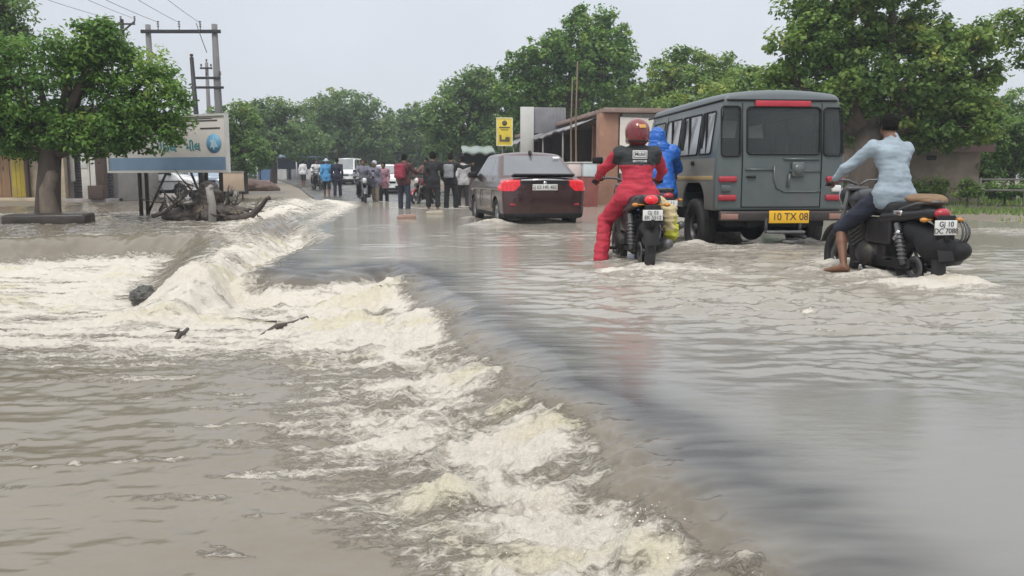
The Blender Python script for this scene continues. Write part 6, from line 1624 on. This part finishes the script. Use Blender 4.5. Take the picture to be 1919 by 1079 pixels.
sdf_mesh("hood", [(sd_ell(h + Vector((0, -.01, .01)), (.115, .135, .14)), 0), (sd_ell(h + Vector((.03, -.05, -.14)), (.15, .12, .10)), .06)], .016, .05, BLUEC, bl, subs=[sd_ell(h + Vector((0, .14, -.01)), (.075, .10, .09))], wrinkle=.02, wscale=16)
sdf_mesh("cape", [(seg_cap(Jb['sho_l'] + Vector((0, -.02, 0)), Jb['sho_r'] + Vector((.02, -.02, 0)), .10, .12), 0), (seg_cap(Jb['chest'] + Vector((.05, -.05, -.05)), Jb['pelvis'] + Vector((.10, -.08, -.12)), .15, .17), .08), (seg_cap(Jb['sho_r'], Jb['elb_r'], .10, .09), .05)], .018, .06, BLUEC, bl, wrinkle=.015, wscale=9)

# ---- people wading on the road
def wader(px, feet_py, h, rz, lab, top, legs, J=None, **k):
    p = gp(px, feet_py); Y = p.y; zz = max(gz(p.x, Y), -.13) if Y < 36 else gz(p.x, Y)
    return person("person", lab, (p.x, Y, zz), rz, J or standing(h), top, legs, vox=.018, group="people wading on the road", **k)
DK = cloth("black_cloth", (.014, .014, .016)); DKBLUE = cloth("dark_blue_jeans", (.022, .03, .05)); GREYT = cloth("grey_cloth", (.23, .24, .25)); PALE = cloth("pale_grey_shirt", (.42, .41, .42))
WHITES = cloth("white_shirt", (.62, .61, .63)); SKYB = cloth("sky_blue_shirt", (.07, .26, .50)); MARO = cloth("dark_maroon", (.085, .03, .035)); REDB = cloth("red_pack", (.26, .03, .055)); GREYPURP = cloth("grey_violet", (.16, .155, .20)); KHAKI = cloth("khaki", (.24, .20, .15))
J = standing(1.72, .04, -.06, arm_r=((.30, .14, 1.16), (.34, .40, 1.12)), spread=.15)
wader(758, 391, 1.72, R(-25), "person in a dark top with a red backpack and rolled dark trousers, arm held out", MARO, DKBLUE, J, leg_len=.9)
def backpack():
    p = gp(758, 391)
    o = sdf_mesh("backpack", [sd_box((0, -.22, 1.22), (.11, .04, .16), .05), sd_box((0, -.28, 1.14), (.08, .02, .07), .03)], .016, .03, REDB, None, wrinkle=.012, wscale=12)
    o.location = (p.x, p.y, max(gz(p.x, p.y), -.13)); o.rotation_euler = (0, 0, R(-25)); tag(o, "red backpack on the back of the person in dark rolled trousers", "backpack")
backpack()
J = standing(1.76, .10, -.06, arm_r=((.26, .10, 1.18), (.20, .30, 1.35)), spread=.12)
wader(812, 392, 1.76, R(10), "person all in black at the left of the close group beside the sedan", DK, DK, J, leg_len=.8, hair='long', top_hem=.12)
J = standing(1.74, -.05, .10, arm_r=((.33, .12, 1.28), (.52, .30, 1.36)), arm_l=((-.25, -.03, 1.1), (-.22, .1, .9)), spread=.12)
wader(845, 391, 1.74, R(-12), "person in black with a grey pack, arm raised toward the sedan", DK, DK, J, leg_len=.9)
def greypack():
    p = gp(845, 391)
    o = sdf_mesh("backpack", [sd_box((0, -.21, 1.22), (.10, .035, .15), .045), sd_box((.02, -.26, 1.28), (.05, .015, .05), .02)], .016, .03, GREYT, None, wrinkle=.012, wscale=12)
    o.location = (p.x, p.y, max(gz(p.x, p.y), -.13)); o.rotation_euler = (0, 0, R(-12)); tag(o, "grey backpack on the person in black with a raised arm", "backpack")
greypack()
J = standing(1.70, .16, -.14, spread=.11)
wader(868, 387, 1.70, R(20), "person in a pale grey top and black trousers stepping behind the sedan's left side", PALE, DK, J, leg_len=.95)
J = standing(1.72, .12, -.10, spread=.10)
pb = wader(613, 371, 1.72, R(8), "person in a bright blue shirt and pale cap walking away far up the road", SKYB, DK, J, leg_len=.62, hair=None, top_hem=.1)
hp = J['head']; m = MB(); m.ell(hp + Vector((0, -.01, .04)), (.095, .115, .09)); m.lathe([(.05, .05), (.17, .02), (.17, .01), (.05, .03)], hp, 'Z', 18); m.build("cap", cloth("pale_cap", (.42, .50, .58)), pb)
wader(633, 371, 1.74, R(5), "person in dark navy clothes walking beside the one in bright blue", cloth("dark_navy", (.015, .017, .035)), cloth("dark_navy", (.015, .017, .035)), standing(1.74, -.10, .12), leg_len=.95, top_hem=.15)
J = standing(1.66, .10, -.08)
wader(569, 360, 1.66, R(-15), "person in a white shirt and dark shorts farthest left up the road", WHITES, DK, J, leg_len=.55)
J = standing(1.66, .06, -.10)
p_ = wader(704, 378, 1.66, R(160), "person in grey violet clothes and a pale scarf wading beside the grey motorcycle", GREYPURP, KHAKI, J, leg_len=.85, hair=None, top_hem=.12, face=True)
sdf_mesh("scarf", [(sd_ell(J['head'] + Vector((0, -.012, .03)), (.09, .11, .105)), 0), (seg_cap(J['neck'] + Vector((0, -.04, 0)), J['neck'] + Vector((0, -.1, -.12)), .08, .06), .05)], .016, .03, cloth("pale_scarf", (.46, .46, .50)), p_, subs=[sd_ell(J['head'] + Vector((0, .09, -.02)), (.07, .07, .08))], wrinkle=.015, wscale=16)
J = standing(1.62, -.08, .10)
wader(720, 377, 1.62, R(170), "person in a dusty pink top just right of the pale scarfed wader", cloth("dusty_pink", (.30, .16, .19)), DK, J, leg_len=.9, hair='long', top_hem=.15, face=True)
def far_rider(FB, lab, top, legs, face, **k):
    return person("person", lab, FB[0], FB[1], rider(lean=.06, y0=-.15), top, legs, 1.0, .95, k.pop('hair', 'short'), .02, seated=True, group="riders far up the road", curl=1.0, feet='sandals', hand_up=(0, -.2, 1), face=face, **k)
far_rider(FB1, "rider in grey on the motorcycle coming toward us", GREYPURP, DK, True)
far_rider(FB2, "rider in brown sitting on the dull red motorcycle", cloth("brown_shirt", (.16, .08, .06)), DK, True)
far_rider(FB3, "rider in white on the dark motorcycle beyond the bright blue shirt", WHITES, DK, True)
# ------------------------------------------------------------------ damp air between us and the far trees
def haze():
    m = bpy.data.materials.new("haze_air"); m.use_nodes = True; n, l = m.node_tree.nodes, m.node_tree.links
    n.remove(n["Principled BSDF"]); v = n.new("ShaderNodeVolumePrincipled"); v.inputs['Color'].default_value = (.86, .92, 1, 1); v.inputs['Density'].default_value = .0013
    l.new(v.outputs[0], n["Material Output"].inputs['Volume'])
    o = MB().box((0, 240, 9.5), (2600, 2700, 24)).build("haze", m, None); tag(o, kind="stuff")
haze()
